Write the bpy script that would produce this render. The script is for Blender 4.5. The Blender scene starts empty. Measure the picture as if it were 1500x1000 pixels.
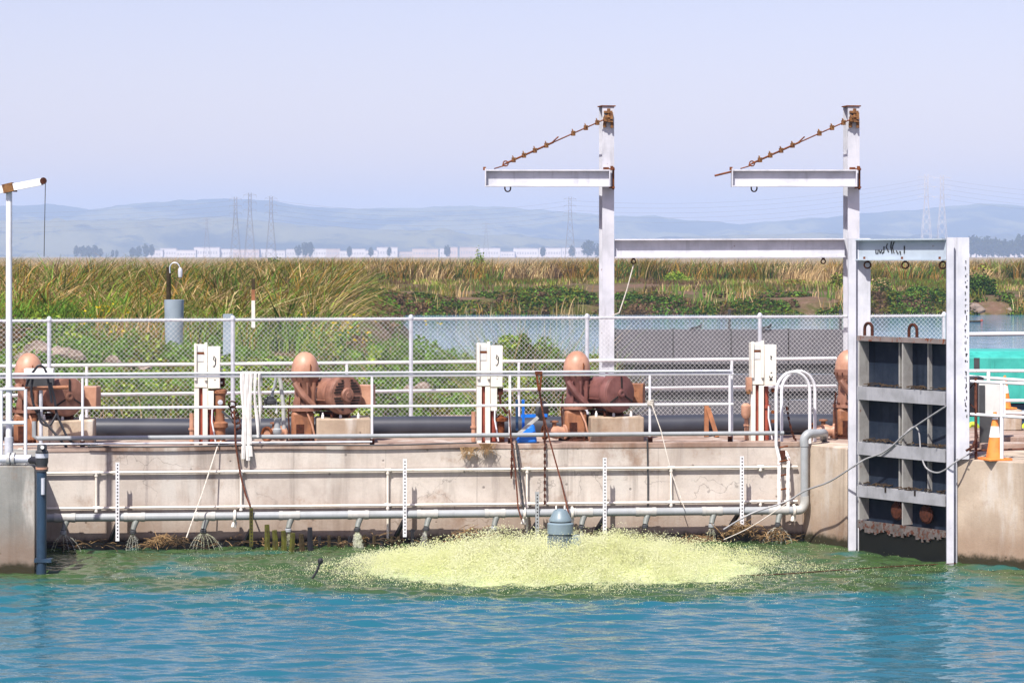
import bpy, math, random
import numpy as np
from mathutils import Vector, Matrix
random.seed(7); RNG = np.random.default_rng(11)
S = bpy.context.scene
COL = S.collection
R = math.radians

# ------------------------------------------------------------------ camera, light, exposure
F, CH = 3750.0, 4.47                      # focal length in photo pixels, eye height above the basin water
cam = bpy.data.cameras.new('camera'); camo = bpy.data.objects.new('camera', cam); COL.objects.link(camo)
camo.location = (0, 0, CH); camo.rotation_euler = (R(90), 0, 0)
cam.sensor_width = 36; cam.lens = 90; cam.shift_y = -125 / 1500
cam.clip_start = 0.5; cam.clip_end = 40000
S.camera = camo
S.view_settings.view_transform = 'Standard'; S.view_settings.look = 'None'
S.view_settings.gamma = 1; S.view_settings.use_curve_mapping = False
S.view_settings.exposure = 0.72
S.cycles.volume_bounces = 1
S.cycles.max_bounces = 8; S.cycles.transparent_max_bounces = 12
S.cycles.use_denoising = True
SUN_EL, SUN_AZ = 54.0, 203.0              # the sun stands high behind the camera's left shoulder
w = bpy.data.worlds.new('World'); S.world = w; w.use_nodes = True
nt = w.node_tree
sky = nt.nodes.new('ShaderNodeTexSky'); sky.sky_type = 'NISHITA'; sky.sun_disc = False
sky.sun_elevation = R(SUN_EL); sky.sun_rotation = R(SUN_AZ)
sky.air_density = 1.0; sky.dust_density = 1.2; sky.ozone_density = 3.0
bg = nt.nodes['Background']; bg.inputs['Strength'].default_value = 0.1
tint = nt.nodes.new('ShaderNodeMix'); tint.data_type = 'RGBA'; tint.blend_type = 'MULTIPLY'; tint.inputs[0].default_value = 1.0
tint.inputs[7].default_value = (1.25, 0.92, 0.945, 1)               # the faint lavender of a hazy spring sky
nt.links.new(sky.outputs[0], tint.inputs[6]); nt.links.new(tint.outputs[2], bg.inputs['Color'])
sl = bpy.data.lights.new('sun', 'SUN'); sl.energy = 5.0; sl.angle = R(0.53); sl.color = (1.0, 0.955, 0.88)
so = bpy.data.objects.new('sun', sl); COL.objects.link(so)
sd = Vector((math.sin(R(SUN_AZ)) * math.cos(R(SUN_EL)), math.cos(R(SUN_AZ)) * math.cos(R(SUN_EL)), math.sin(R(SUN_EL))))
so.rotation_euler = (-sd).to_track_quat('-Z', 'Y').to_euler(); so.location = (-20, -30, 60)

# ------------------------------------------------------------------ places
TH = math.atan2(1.2, 11.65); CT, ST = math.cos(TH), math.sin(TH); D0 = 39.8
def fr(u, v, z=0.0):                      # along the wall, behind its face, up
    return Vector((u * CT - v * ST, D0 + u * ST + v * CT, z))
def at(px, py, d):
    return Vector(((px - 750) * d / F, d, CH - (py - 375) * d / F))
def uon(px, v):
    k = (px - 750) / F
    return (k * (D0 + v * CT) + v * ST) / (CT - k * ST)
def atv(px, py, v):
    p = fr(uon(px, v), v); p.z = CH - (py - 375) * p.y / F
    return p
def zat(py, d): return CH - (py - 375) * d / F
DECK = 1.52

# ------------------------------------------------------------------ mesh builder
class MB:
    def __init__(s): s.v = []; s.f = []
    def add(s, vs, fs):
        n = len(s.v); s.v += [Vector(p) for p in vs]; s.f += [tuple(i + n for i in f) for f in fs]; return s
    def box(s, c, d, rz=0.0, m=None):
        x, y, z = d[0] / 2, d[1] / 2, d[2] / 2
        M = m if m is not None else Matrix.Rotation(rz, 3, 'Z')
        c = Vector(c)
        vs = [c + M @ Vector((a * x, b * y, e * z)) for a in (-1, 1) for b in (-1, 1) for e in (-1, 1)]
        return s.add(vs, [(0, 1, 3, 2), (4, 6, 7, 5), (0, 4, 5, 1), (2, 3, 7, 6), (0, 2, 6, 4), (1, 5, 7, 3)])
    def b2(s, lo, hi):
        return s.box([(a + b) / 2 for a, b in zip(lo, hi)], [abs(b - a) for a, b in zip(lo, hi)])
    def bar(s, p0, p1, w, h, up=(0, 0, 1)):
        p0, p1 = Vector(p0), Vector(p1); x = (p1 - p0); L = x.length; x.normalize()
        y = Vector(up).cross(x)
        if y.length < 1e-4: y = Vector((0, 1, 0)).cross(x)
        y.normalize(); z = x.cross(y)
        return s.box((p0 + p1) / 2, (L, w, h), m=Matrix((x, y, z)).transposed())
    def tube(s, pts, r, n=8, cap=True):
        pts = [Vector(p) for p in pts]; rs = r if isinstance(r, (list, tuple)) else [r] * len(pts)
        rings = []; prev = None
        for i, p in enumerate(pts):
            t = (pts[min(i + 1, len(pts) - 1)] - pts[max(i - 1, 0)])
            if t.length < 1e-9: t = Vector((0, 0, 1))
            t.normalize()
            if prev is None:
                a = Vector((0, 0, 1)) if abs(t.z) < 0.9 else Vector((1, 0, 0))
                x = a.cross(t).normalized()
            else:
                x = prev - t * prev.dot(t)
                x = x.normalized() if x.length > 1e-6 else Vector((1, 0, 0))
            prev = x; y = t.cross(x)
            rings.append([p + (x * math.cos(2 * math.pi * k / n) + y * math.sin(2 * math.pi * k / n)) * rs[i] for k in range(n)])
        vs = [q for g in rings for q in g]; fs = []
        for i in range(len(pts) - 1):
            for k in range(n):
                a, b = i * n + k, i * n + (k + 1) % n
                fs.append((a, b, b + n, a + n))
        if cap: fs += [tuple(range(n))[::-1], tuple(range((len(pts) - 1) * n, len(pts) * n))]
        return s.add(vs, fs)
    def cyl(s, p0, p1, r0, r1=None, n=14): return s.tube([p0, p1], [r0, r0 if r1 is None else r1], n)
    def lathe(s, prof, o=(0, 0, 0), axis=(0, 0, 1), n=20):      # profile of (radius, height along the axis)
        q = Vector((0, 0, 1)).rotation_difference(Vector(axis).normalized()).to_matrix(); o = Vector(o)
        vs, fs = [], []
        for r, h in prof:
            for k in range(n):
                a = 2 * math.pi * k / n; vs.append(o + q @ Vector((r * math.cos(a), r * math.sin(a), h)))
        for i in range(len(prof) - 1):
            for k in range(n):
                a, b = i * n + k, i * n + (k + 1) % n; fs.append((a, b, b + n, a + n))
        if prof[0][0] > 1e-5: fs.append(tuple(range(n))[::-1])
        if prof[-1][0] > 1e-5: fs.append(tuple(range((len(prof) - 1) * n, len(prof) * n)))
        return s.add(vs, fs)
    def ring(s, c, axis, R_, r, n=16, m=6, a0=0, a1=2 * math.pi):
        q = Vector((0, 0, 1)).rotation_difference(Vector(axis).normalized()).to_matrix(); c = Vector(c)
        pts = [c + q @ Vector((R_ * math.cos(a0 + (a1 - a0) * k / n), R_ * math.sin(a0 + (a1 - a0) * k / n), 0)) for k in range(n + 1)]
        return s.tube(pts, r, m, cap=True)
    def poly(s, pts, z0, z1):                                  # upright prism over a plan outline (counter-clockwise)
        n = len(pts); vs = [(p[0], p[1], z0) for p in pts] + [(p[0], p[1], z1) for p in pts]
        fs = [tuple(range(n))[::-1], tuple(range(n, 2 * n))] + [(i, (i + 1) % n, (i + 1) % n + n, i + n) for i in range(n)]
        return s.add(vs, fs)
    def ibeam(s, p0, p1, h, w, tf=0.03, tw=0.03, up=(0, 0, 1)):
        p0, p1 = Vector(p0), Vector(p1); x = (p1 - p0).normalized()
        y = Vector(up).cross(x); y.normalize(); z = x.cross(y)
        for k in (-1, 1): s.bar(p0 + z * k * (h - tf) / 2, p1 + z * k * (h - tf) / 2, w, tf, up)
        return s.bar(p0, p1, tw, h - 2 * tf, up)
    def build(s, name, mat, parent=None, smooth=True, bevel=0, kind=None, world=False):
        me = bpy.data.meshes.new(name); vs = s.v
        if world and parent is not None:
            q = parent
            while q.parent: q = q.parent
            M = (Matrix.Translation(q.location) @ q.rotation_euler.to_matrix().to_4x4()).inverted(); vs = [M @ p for p in vs]
        me.from_pydata([tuple(p) for p in vs], [], s.f); me.update()
        me.materials.append(mat)
        if smooth:
            me.shade_smooth(); me.set_sharp_from_angle(angle=R(38))
        o = bpy.data.objects.new(name, me); COL.objects.link(o)
        if parent is not None: o.parent = parent
        if bevel:
            b = o.modifiers.new('bevel', 'BEVEL'); b.width = bevel; b.segments = 2; b.limit_method = 'ANGLE'
        if kind: o['kind'] = kind
        return o

def fast(name, V, Q, mat, parent=None, col=None, smooth=False, kind=None):   # numpy arrays to one mesh; Q is n x 3 or n x 4
    me = bpy.data.meshes.new(name); k = Q.shape[1]
    me.vertices.add(len(V)); me.vertices.foreach_set('co', np.ascontiguousarray(V, dtype=np.float32).ravel())
    me.loops.add(Q.size); me.loops.foreach_set('vertex_index', np.ascontiguousarray(Q, dtype=np.int32).ravel())
    me.polygons.add(len(Q)); me.polygons.foreach_set('loop_start', np.arange(0, Q.size, k, dtype=np.int32))
    try: me.polygons.foreach_set('loop_total', np.full(len(Q), k, dtype=np.int32))
    except Exception: pass
    me.update(calc_edges=True)
    if col is not None:
        a = me.color_attributes.new('Col', 'FLOAT_COLOR', 'POINT')
        c = np.ones((len(V), 4), dtype=np.float32); c[:, :col.shape[1]] = col; a.data.foreach_set('color', c.ravel())
    if smooth: me.shade_smooth()
    me.materials.append(mat)
    o = bpy.data.objects.new(name, me); COL.objects.link(o)
    if parent is not None: o.parent = parent
    if kind: o['kind'] = kind
    return o

def tag(o, label, cat, group=None):
    o['label'] = label; o['category'] = cat
    if group: o['group'] = group
    return o
def thing(name, label, cat, loc=(0, 0, 0), rz=0.0, group=None):
    o = bpy.data.objects.new(name, None); COL.objects.link(o); o.location = loc; o.rotation_euler = (0, 0, rz)
    o.empty_display_size = 0.2
    return tag(o, label, cat, group)
def copy_tree(o, loc, label, rz=None):
    r = o.copy(); COL.objects.link(r); r.location = loc; r['label'] = label
    if rz is not None: r.rotation_euler = (0, 0, rz)
    for c in list(o.children):
        d = c.copy(); COL.objects.link(d); d.parent = r
        for g in list(c.children):
            e = g.copy(); COL.objects.link(e); e.parent = d
    return r

# ------------------------------------------------------------------ materials
def srgb(r, g, b, k=1.0):
    f = lambda c: ((c / 255 + 0.055) / 1.055) ** 2.4 if c > 10 else c / 255 / 12.92
    return (f(r) * k, f(g) * k, f(b) * k)
class NT:
    def __init__(s, name):
        s.m = bpy.data.materials.new(name); s.m.use_nodes = True; s.t = s.m.node_tree
        s.b = s.t.nodes['Principled BSDF']; s.out = s.t.nodes['Material Output']
        s.pos = s.t.nodes.new('ShaderNodeNewGeometry').outputs['Position']
    def n(s, t, **kw):
        x = s.t.nodes.new(t)
        for k, v in kw.items(): setattr(x, k, v)
        return x
    def l(s, a, b): s.t.links.new(a, b)
    def scaled(s, sc):
        m = s.n('ShaderNodeVectorMath', operation='MULTIPLY'); s.l(s.pos, m.inputs[0]); m.inputs[1].default_value = sc; return m.outputs[0]
    def noise(s, scale, detail=4, rough=0.55, vec=None, dist=0.0):
        x = s.n('ShaderNodeTexNoise'); x.inputs['Scale'].default_value = scale; x.inputs['Detail'].default_value = detail
        x.inputs['Roughness'].default_value = rough; x.inputs['Distortion'].default_value = dist
        s.l(vec if vec is not None else s.pos, x.inputs['Vector']); return x.outputs['Fac']
    def ramp(s, fac, a, b):
        x = s.n('ShaderNodeMapRange'); x.interpolation_type = 'SMOOTHSTEP'
        x.inputs['From Min'].default_value = a; x.inputs['From Max'].default_value = b; s.l(fac, x.inputs['Value']); return x.outputs['Result']
    def mix(s, fac, a, b):
        x = s.n('ShaderNodeMix', data_type='RGBA')
        if isinstance(fac, (int, float)): x.inputs[0].default_value = fac
        else: s.l(fac, x.inputs[0])
        for sock, c in ((x.inputs[6], a), (x.inputs[7], b)):
            if isinstance(c, tuple): sock.default_value = (*c, 1)
            else: s.l(c, sock)
        return x.outputs[2]
    def math(s, op, a, b=0.0):
        x = s.n('ShaderNodeMath', operation=op)
        for i, c in enumerate((a, b)):
            if isinstance(c, (int, float)): x.inputs[i].default_value = c
            else: s.l(c, x.inputs[i])
        return x.outputs[0]
    def sep(s, vec=None):
        x = s.n('ShaderNodeSeparateXYZ'); s.l(vec if vec is not None else s.pos, x.inputs[0]); return x.outputs
    def bump(s, h, strength, dist):
        x = s.n('ShaderNodeBump'); x.inputs['Strength'].default_value = strength; x.inputs['Distance'].default_value = dist
        s.l(h, x.inputs['Height']); s.l(x.outputs[0], s.b.inputs['Normal'])
    def color(s, c): s.l(c, s.b.inputs['Base Color']) if not isinstance(c, tuple) else setattr(s.b.inputs['Base Color'], 'default_value', (*c, 1))

RUST = srgb(122, 62, 28)
def paint(name, c1, c2=None, rough=0.5, metal=0.0, rust=0.0, scale=5.0, rustcol=RUST, bump=0.15, grime=0.25, spec=0.4):
    m = NT(name); c2 = c2 or tuple(x * 0.75 for x in c1)
    c = m.mix(m.ramp(m.noise(scale, 5, 0.6), 0.35, 0.7), c1, c2)
    c = m.mix(m.math('MULTIPLY', m.ramp(m.noise(1.0, 5, 0.65, m.scaled((scale * 3, scale * 3, scale * 0.35))), 0.5, 0.75), grime), c, tuple(x * 0.45 for x in c1))
    if rust > 0:
        e = 0.72 - 0.3 * rust
        c = m.mix(m.ramp(m.noise(scale * 2.4, 6, 0.7), e, e + 0.06), c, m.mix(m.noise(40, 3), rustcol, tuple(x * 0.4 for x in rustcol)))
    m.color(c); m.b.inputs['Roughness'].default_value = rough; m.b.inputs['Metallic'].default_value = metal
    m.b.inputs['Specular IOR Level'].default_value = spec
    if bump: m.bump(m.noise(60, 3), bump, 0.004)
    return m.m

def concrete(name, c1, c2, waterline=True, wet=(0.028, 0.024, 0.012), joints=True):
    m = NT(name)
    big = m.noise(0.9, 6, 0.62); streak = m.noise(1.0, 6, 0.65, m.scaled((2.6, 2.6, 0.22)), 0.3); fine = m.noise(28, 5, 0.7)
    c = m.mix(m.ramp(big, 0.36, 0.68), c1, c2)
    c = m.mix(m.math('MULTIPLY', m.ramp(streak, 0.48, 0.72), 0.75), c, tuple(x * 0.55 for x in c2))
    c = m.mix(m.math('MULTIPLY', m.ramp(m.noise(1.3, 5, 0.6, m.scaled((1.7, 1.7, 0.35))), 0.54, 0.68), 0.7), c, srgb(232, 226, 218, 0.62))
    c = m.mix(m.math('MULTIPLY', m.ramp(m.noise(1.6, 6, 0.7, m.scaled((0.9, 0.9, 0.9))), 0.52, 0.72), 0.65), c, srgb(168, 128, 96, 0.5))
    c = m.mix(m.math('MULTIPLY', m.ramp(fine, 0.45, 0.8), 0.35), c, tuple(x * 0.6 for x in c1))
    vo = m.n('ShaderNodeTexVoronoi'); vo.inputs['Scale'].default_value = 3.1; m.l(m.pos, vo.inputs['Vector'])
    pit = m.ramp(vo.outputs['Distance'], 0.075, 0.045)
    c = m.mix(m.math('MULTIPLY', pit, 0.75), c, tuple(x * 0.3 for x in c1))
    z = m.sep()[2]
    if joints:                                                  # form panel joints and hairline cracks
        u = m.math('ADD', m.math('MULTIPLY', m.sep()[0], CT), m.math('MULTIPLY', m.sep()[1], ST))
        pj = m.ramp(m.math('ABSOLUTE', m.math('SUBTRACT', m.math('PINGPONG', m.math('ADD', u, m.math('MULTIPLY', m.noise(1.5, 3), .03)), 1.42), .71)), 0.012, 0.004)
        c = m.mix(m.math('MULTIPLY', pj, m.math('MULTIPLY', m.noise(2.0, 4), .75)), c, tuple(x * 0.4 for x in c1))
        vc = m.n('ShaderNodeTexVoronoi', feature='DISTANCE_TO_EDGE'); vc.inputs['Scale'].default_value = 0.55
        wv = m.n('ShaderNodeVectorMath', operation='ADD'); nn_ = m.n('ShaderNodeTexNoise'); nn_.inputs['Scale'].default_value = 2.2; nn_.inputs['Detail'].default_value = 6; m.l(m.pos, nn_.inputs['Vector'])
        m.l(m.pos, wv.inputs[0]); m.l(nn_.outputs['Color'], wv.inputs[1]); m.l(wv.outputs[0], vc.inputs['Vector'])
        c = m.mix(m.math('MULTIPLY', m.ramp(vc.outputs['Distance'], 0.006, 0.002), m.math('MULTIPLY', m.ramp(m.noise(0.8, 3), .45, .6), .6)), c, tuple(x * 0.35 for x in c1))
    if joints:                                                  # a pour line half way up
        j = m.ramp(m.math('ABSOLUTE', m.math('SUBTRACT', m.math('ADD', z, m.math('MULTIPLY', m.noise(2.0, 3), 0.03)), 1.205)), 0.02, 0.004)
        c = m.mix(m.math('MULTIPLY', j, m.math('MULTIPLY', m.noise(3, 2), 0.8)), c, tuple(x * 0.4 for x in c1))
    if waterline:                                               # silt and algae left by the changing water level
        zz = m.math('ADD', z, m.math('MULTIPLY', m.math('SUBTRACT', m.noise(2.2, 6, 0.7, m.scaled((1, 1, 0.5))), 0.5), 0.55))
        c = m.mix(m.math('MULTIPLY', m.ramp(zz, 0.85, 0.22), 0.55), c, srgb(150, 112, 84, 0.55))
        zn = m.math('ADD', z, m.math('MULTIPLY', m.math('SUBTRACT', m.noise(7, 5, 0.75), 0.5), 0.22))
        c = m.mix(m.ramp(zn, 0.2, 0.08), c, wet)
    m.color(c); m.b.inputs['Roughness'].default_value = 0.88; m.b.inputs['Specular IOR Level'].default_value = 0.25
    h = m.math('ADD', m.math('MULTIPLY', fine, 0.6), m.math('MULTIPLY', pit, -1.2))
    m.bump(m.math('ADD', h, big), 0.5, 0.012)
    return m.m

M = {}
M['wall'] = concrete('wall concrete', srgb(214, 205, 196, 0.8), srgb(190, 178, 168, 0.74))
M['pier'] = concrete('pier concrete', srgb(196, 196, 190, 0.5), srgb(170, 170, 164, 0.46), joints=False)
M['buff'] = concrete('buff concrete', srgb(222, 204, 184, 0.68), srgb(200, 182, 162, 0.6), joints=False)
M['deck'] = concrete('deck concrete', srgb(214, 190, 176, 0.6), srgb(176, 146, 130, 0.5), waterline=False, joints=False)
M['block'] = concrete('block concrete', srgb(216, 196, 172, 0.62), srgb(190, 168, 146, 0.55), waterline=False, joints=False)
M['white'] = paint('white paint', (0.7, 0.7, 0.72), (0.6, 0.6, 0.63), 0.45, rust=0.12, grime=0.18)
M['white_rusty'] = paint('white paint rusting', (0.8, 0.8, 0.8), (0.7, 0.69, 0.68), 0.5, rust=0.42, scale=6, grime=0.3)
M['steel_white'] = paint('pale steel paint', (0.54, 0.545, 0.595), (0.42, 0.43, 0.47), 0.5, rust=0.16, scale=2.5, grime=0.5)
M['steel_blue'] = paint('pale blue steel paint', (0.38, 0.44, 0.5), (0.33, 0.385, 0.44), 0.5, rust=0.12, scale=3, grime=0.25)
M['cream'] = paint('cream enamel', (0.7, 0.67, 0.6), (0.64, 0.6, 0.53), 0.4, rust=0.08, scale=4, grime=0.15)
M['galv'] = paint('galvanised steel', (0.56, 0.58, 0.63), (0.46, 0.48, 0.53), 0.4, metal=0.25, scale=9, grime=0.2)
M['wire'] = paint('galvanised wire', (0.78, 0.78, 0.78), (0.66, 0.66, 0.66), 0.45, metal=0.0, bump=0, scale=3, grime=0.1)
M['greypvc'] = paint('grey plastic pipe', (0.3, 0.32, 0.335), (0.26, 0.275, 0.285), 0.38, scale=3, grime=0.3, bump=0.05)
M['greypvc_light'] = paint('pale pipe coupling', (0.4, 0.4, 0.385), (0.34, 0.335, 0.32), 0.45, scale=8, grime=0.3)
M['nozzle'] = paint('grey green nozzle', (0.2, 0.215, 0.2), (0.15, 0.16, 0.15), 0.45, scale=10)
M['pvcwhite'] = paint('weathered white pipe', (0.72, 0.68, 0.62), (0.62, 0.57, 0.5), 0.45, scale=4, grime=0.35)
M['navy'] = paint('dark blue pipe', (0.022, 0.048, 0.085), (0.018, 0.035, 0.06), 0.35, scale=4, rust=0.08)
M['black'] = paint('black rubber', (0.012, 0.012, 0.016), (0.02, 0.02, 0.025), 0.5, scale=8)
M['blackpipe'] = paint('black plastic pipe', (0.03, 0.033, 0.046), (0.042, 0.046, 0.06), 0.42, scale=1.5, grime=0.15, bump=0.05)
M['brown'] = paint('brown pump enamel', srgb(170, 122, 102, 0.66), srgb(142, 98, 80, 0.58), 0.55, rust=0.3, scale=4.5, grime=0.55)
M['tan'] = paint('tan pump enamel', srgb(204, 156, 130, 0.74), srgb(186, 136, 110, 0.64), 0.45, rust=0.14, scale=4, grime=0.3)
M['orange'] = paint('orange brown casing', srgb(180, 122, 86, 0.64), srgb(142, 94, 68, 0.56), 0.6, rust=0.4, scale=6, grime=0.6)
M['mauve'] = paint('dull maroon enamel', srgb(150, 100, 94, 0.6), srgb(122, 76, 70, 0.54), 0.55, rust=0.25, scale=5, grime=0.55)
M['redprimer'] = paint('red oxide', srgb(186, 92, 70, 0.7), srgb(160, 74, 56, 0.62), 0.5, scale=5, grime=0.3)
M['rust'] = paint('rusted iron', srgb(134, 76, 40, 0.75), srgb(88, 46, 28, 0.7), 0.85, scale=14, grime=0.3, bump=0.5, spec=0.2)
M['rustdark'] = paint('dark rusted iron', srgb(96, 52, 36, 0.6), srgb(60, 34, 26, 0.6), 0.85, scale=18, grime=0.3, bump=0.5, spec=0.2)
M['yellowrust'] = paint('ochre rust', srgb(160, 112, 62, 0.62), srgb(104, 64, 38, 0.6), 0.8, scale=18, grime=0.3, bump=0.4)
M['slot'] = paint('dark slot', (0.018, 0.013, 0.011), None, 0.9, bump=0)
M['dark'] = paint('dark grey metal', (0.05, 0.052, 0.056), (0.035, 0.037, 0.04), 0.5, scale=6)
M['gateplate'] = paint('dark blue gate plate', (0.009, 0.015, 0.028), (0.024, 0.032, 0.048), 0.6, rust=0.05, scale=2.2, grime=0.8, spec=0.15)
M['gatebar'] = paint('grey gate paint', (0.29, 0.295, 0.32), (0.22, 0.225, 0.24), 0.65, rust=0.16, scale=4, grime=0.4)
M['gatetop'] = paint('rust stained top girder', (0.2, 0.16, 0.15), (0.14, 0.12, 0.115), 0.8, rust=0.6, scale=4, grime=0.4)
M['gaterib'] = paint('weathered grey rib', (0.3, 0.295, 0.28), (0.22, 0.21, 0.2), 0.7, rust=0.25, scale=5, grime=0.5)
M['corroded'] = paint('flaking corroded steel', (0.13, 0.115, 0.11), (0.06, 0.05, 0.046), 0.9, rust=0.7, scale=6, grime=0.7, bump=0.6, rustcol=srgb(116, 66, 46, 0.6))
M['wet'] = paint('wet black seal', (0.008, 0.008, 0.009), None, 0.3, bump=0.3)
M['screen'] = paint('grey screen panel', (0.105, 0.103, 0.12), (0.09, 0.088, 0.102), 0.7, scale=1.5, grime=0.3)
M['teal'] = paint('turquoise paint', srgb(72, 196, 182, 0.66), srgb(58, 176, 164, 0.6), 0.5, rust=0.12, scale=3, grime=0.5)
M['bluedeep'] = paint('deep blue paint', (0.02, 0.06, 0.13), None, 0.45, scale=3)
M['blueplastic'] = paint('bright blue plastic', (0.008, 0.14, 0.56), (0.008, 0.11, 0.45), 0.35, scale=3, grime=0.15, bump=0.02)
M['lime'] = paint('lime yellow paint', (0.55, 0.68, 0.05), (0.3, 0.38, 0.04), 0.5, scale=20)
M['coneorange'] = paint('traffic cone orange', (0.78, 0.25, 0.05), (0.62, 0.18, 0.04), 0.55, scale=6, grime=0.45, bump=0.03)
M['conewhite'] = paint('cone white band', (0.82, 0.82, 0.82), None, 0.4, scale=5, grime=0.1)
M['boxgrey'] = paint('light grey cabinet', (0.55, 0.56, 0.55), (0.48, 0.49, 0.48), 0.5, scale=4)
M['canvas'] = paint('white hose canvas', (0.6, 0.58, 0.56), (0.5, 0.48, 0.46), 0.85, scale=9, grime=0.3, bump=0.5, spec=0.15)
M['ropewhite'] = paint('pale rope', (0.6, 0.56, 0.5), (0.45, 0.41, 0.36), 0.9, scale=20, bump=0.5, spec=0.1)
M['cablegrey'] = paint('grey cable', (0.3, 0.3, 0.31), (0.22, 0.22, 0.23), 0.5, scale=5)
M['ropered'] = paint('rusty rope', srgb(134, 84, 66, 0.55), srgb(92, 58, 46, 0.5), 0.9, scale=25, bump=0.5, spec=0.1)
M['wood'] = paint('old wood', srgb(92, 78, 56, 0.5), srgb(60, 56, 36, 0.45), 0.9, scale=9, grime=0.6, bump=0.6, spec=0.15)
M['woodmoss'] = paint('mossy wood', srgb(116, 118, 52, 0.5), srgb(84, 78, 48, 0.5), 0.9, scale=9, grime=0.5, bump=0.6, spec=0.15)
M['timber'] = paint('orange timber', srgb(186, 124, 84, 0.62), srgb(150, 98, 66, 0.56), 0.8, scale=6)
M['aerator'] = paint('blue grey motor paint', (0.17, 0.23, 0.27), (0.14, 0.19, 0.22), 0.4, scale=3, grime=0.25)
M['aeratordark'] = paint('dark grey motor body', (0.1, 0.13, 0.145), (0.075, 0.095, 0.105), 0.45, scale=4, grime=0.3)
M['mark'] = paint('black marking', (0.02, 0.02, 0.022), None, 0.7, bump=0)
M['plate'] = paint('white plate', (0.8, 0.8, 0.78), None, 0.4, bump=0)
M['farwhite'] = paint('far white wall', (0.6, 0.56, 0.56), (0.5, 0.46, 0.46), 0.7, scale=0.02, bump=0)
M['fartan'] = paint('far tan wall', (0.5, 0.4, 0.36), (0.42, 0.34, 0.32), 0.7, scale=0.02, bump=0)
M['farroof'] = paint('far roof', (0.4, 0.38, 0.4), None, 0.7, scale=0.02, bump=0)
M['farwin'] = paint('far window band', (0.34, 0.33, 0.35), None, 0.3, bump=0)
M['pylon'] = paint('pylon steel', (0.2, 0.2, 0.23), None, 0.6, bump=0, scale=0.05)
M['pylonlight'] = paint('bright pylon steel', (0.5, 0.5, 0.55), None, 0.5, bump=0, scale=0.05)
M['strawdebris'] = paint('straw debris', srgb(196, 162, 118, 0.6), srgb(120, 92, 64, 0.5), 0.9, scale=9, bump=0, spec=0.1)
M['twig'] = paint('dark twigs', (0.035, 0.026, 0.018), (0.09, 0.06, 0.035), 0.9, scale=9, bump=0, spec=0.1)
M['rock'] = paint('shore rock', srgb(176, 158, 144, 0.55), srgb(130, 112, 98, 0.5), 0.9, scale=1.2, bump=0.6)
M['bluebarrel'] = paint('grey blue steel pile', (0.27, 0.33, 0.39), (0.22, 0.27, 0.32), 0.5, scale=1.5)

def leafmat(name, rough=0.6, trans=0.35):
    m = NT(name); a = m.n('ShaderNodeVertexColor', layer_name='Col')
    c = m.mix(m.math('MULTIPLY', m.noise(3.0, 4), 0.5), a.outputs[0], (0.07, 0.06, 0.02))
    d = m.n('ShaderNodeBsdfDiffuse'); t = m.n('ShaderNodeBsdfTranslucent'); mx = m.n('ShaderNodeMixShader')
    m.l(c, d.inputs[0]); m.l(c, t.inputs[0]); mx.inputs[0].default_value = trans
    m.l(d.outputs[0], mx.inputs[1]); m.l(t.outputs[0], mx.inputs[2]); m.l(mx.outputs[0], m.out.inputs[0])
    return m.m
M['leaf'] = leafmat('leaf')

def spraymat(name, c, trans=0.4):
    m = NT(name)
    cc = m.mix(m.ramp(m.noise(2.2, 4, 0.6), 0.35, 0.7), c, tuple(x * k for x, k in zip(c, (0.93, 0.95, 0.72))))
    d = m.n('ShaderNodeBsdfDiffuse'); t = m.n('ShaderNodeBsdfTranslucent'); g = m.n('ShaderNodeBsdfGlossy'); g.inputs['Roughness'].default_value = 0.25
    mx = m.n('ShaderNodeMixShader'); my = m.n('ShaderNodeMixShader'); m.l(cc, d.inputs[0]); m.l(cc, t.inputs[0])
    mx.inputs[0].default_value = trans; my.inputs[0].default_value = 0.06
    m.l(d.outputs[0], mx.inputs[1]); m.l(t.outputs[0], mx.inputs[2]); m.l(mx.outputs[0], my.inputs[1]); m.l(g.outputs[0], my.inputs[2])
    m.l(my.outputs[0], m.out.inputs[0]); return m.m
M['spray'] = spraymat('spray drops', (0.92, 0.93, 0.68))
M['foam'] = spraymat('aerated foam', (0.52, 0.57, 0.3), 0.1)
M['jet'] = spraymat('water jets', (0.85, 0.86, 0.8), .6)
_t = M['jet'].node_tree; _o = [n for n in _t.nodes if n.type == 'OUTPUT_MATERIAL'][0]; _src = _o.inputs[0].links[0].from_socket
_tr = _t.nodes.new('ShaderNodeBsdfTransparent'); _mx = _t.nodes.new('ShaderNodeMixShader'); _mx.inputs[0].default_value = 0.5
_t.links.new(_tr.outputs[0], _mx.inputs[1]); _t.links.new(_src, _mx.inputs[2]); _t.links.new(_mx.outputs[0], _o.inputs[0])

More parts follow.
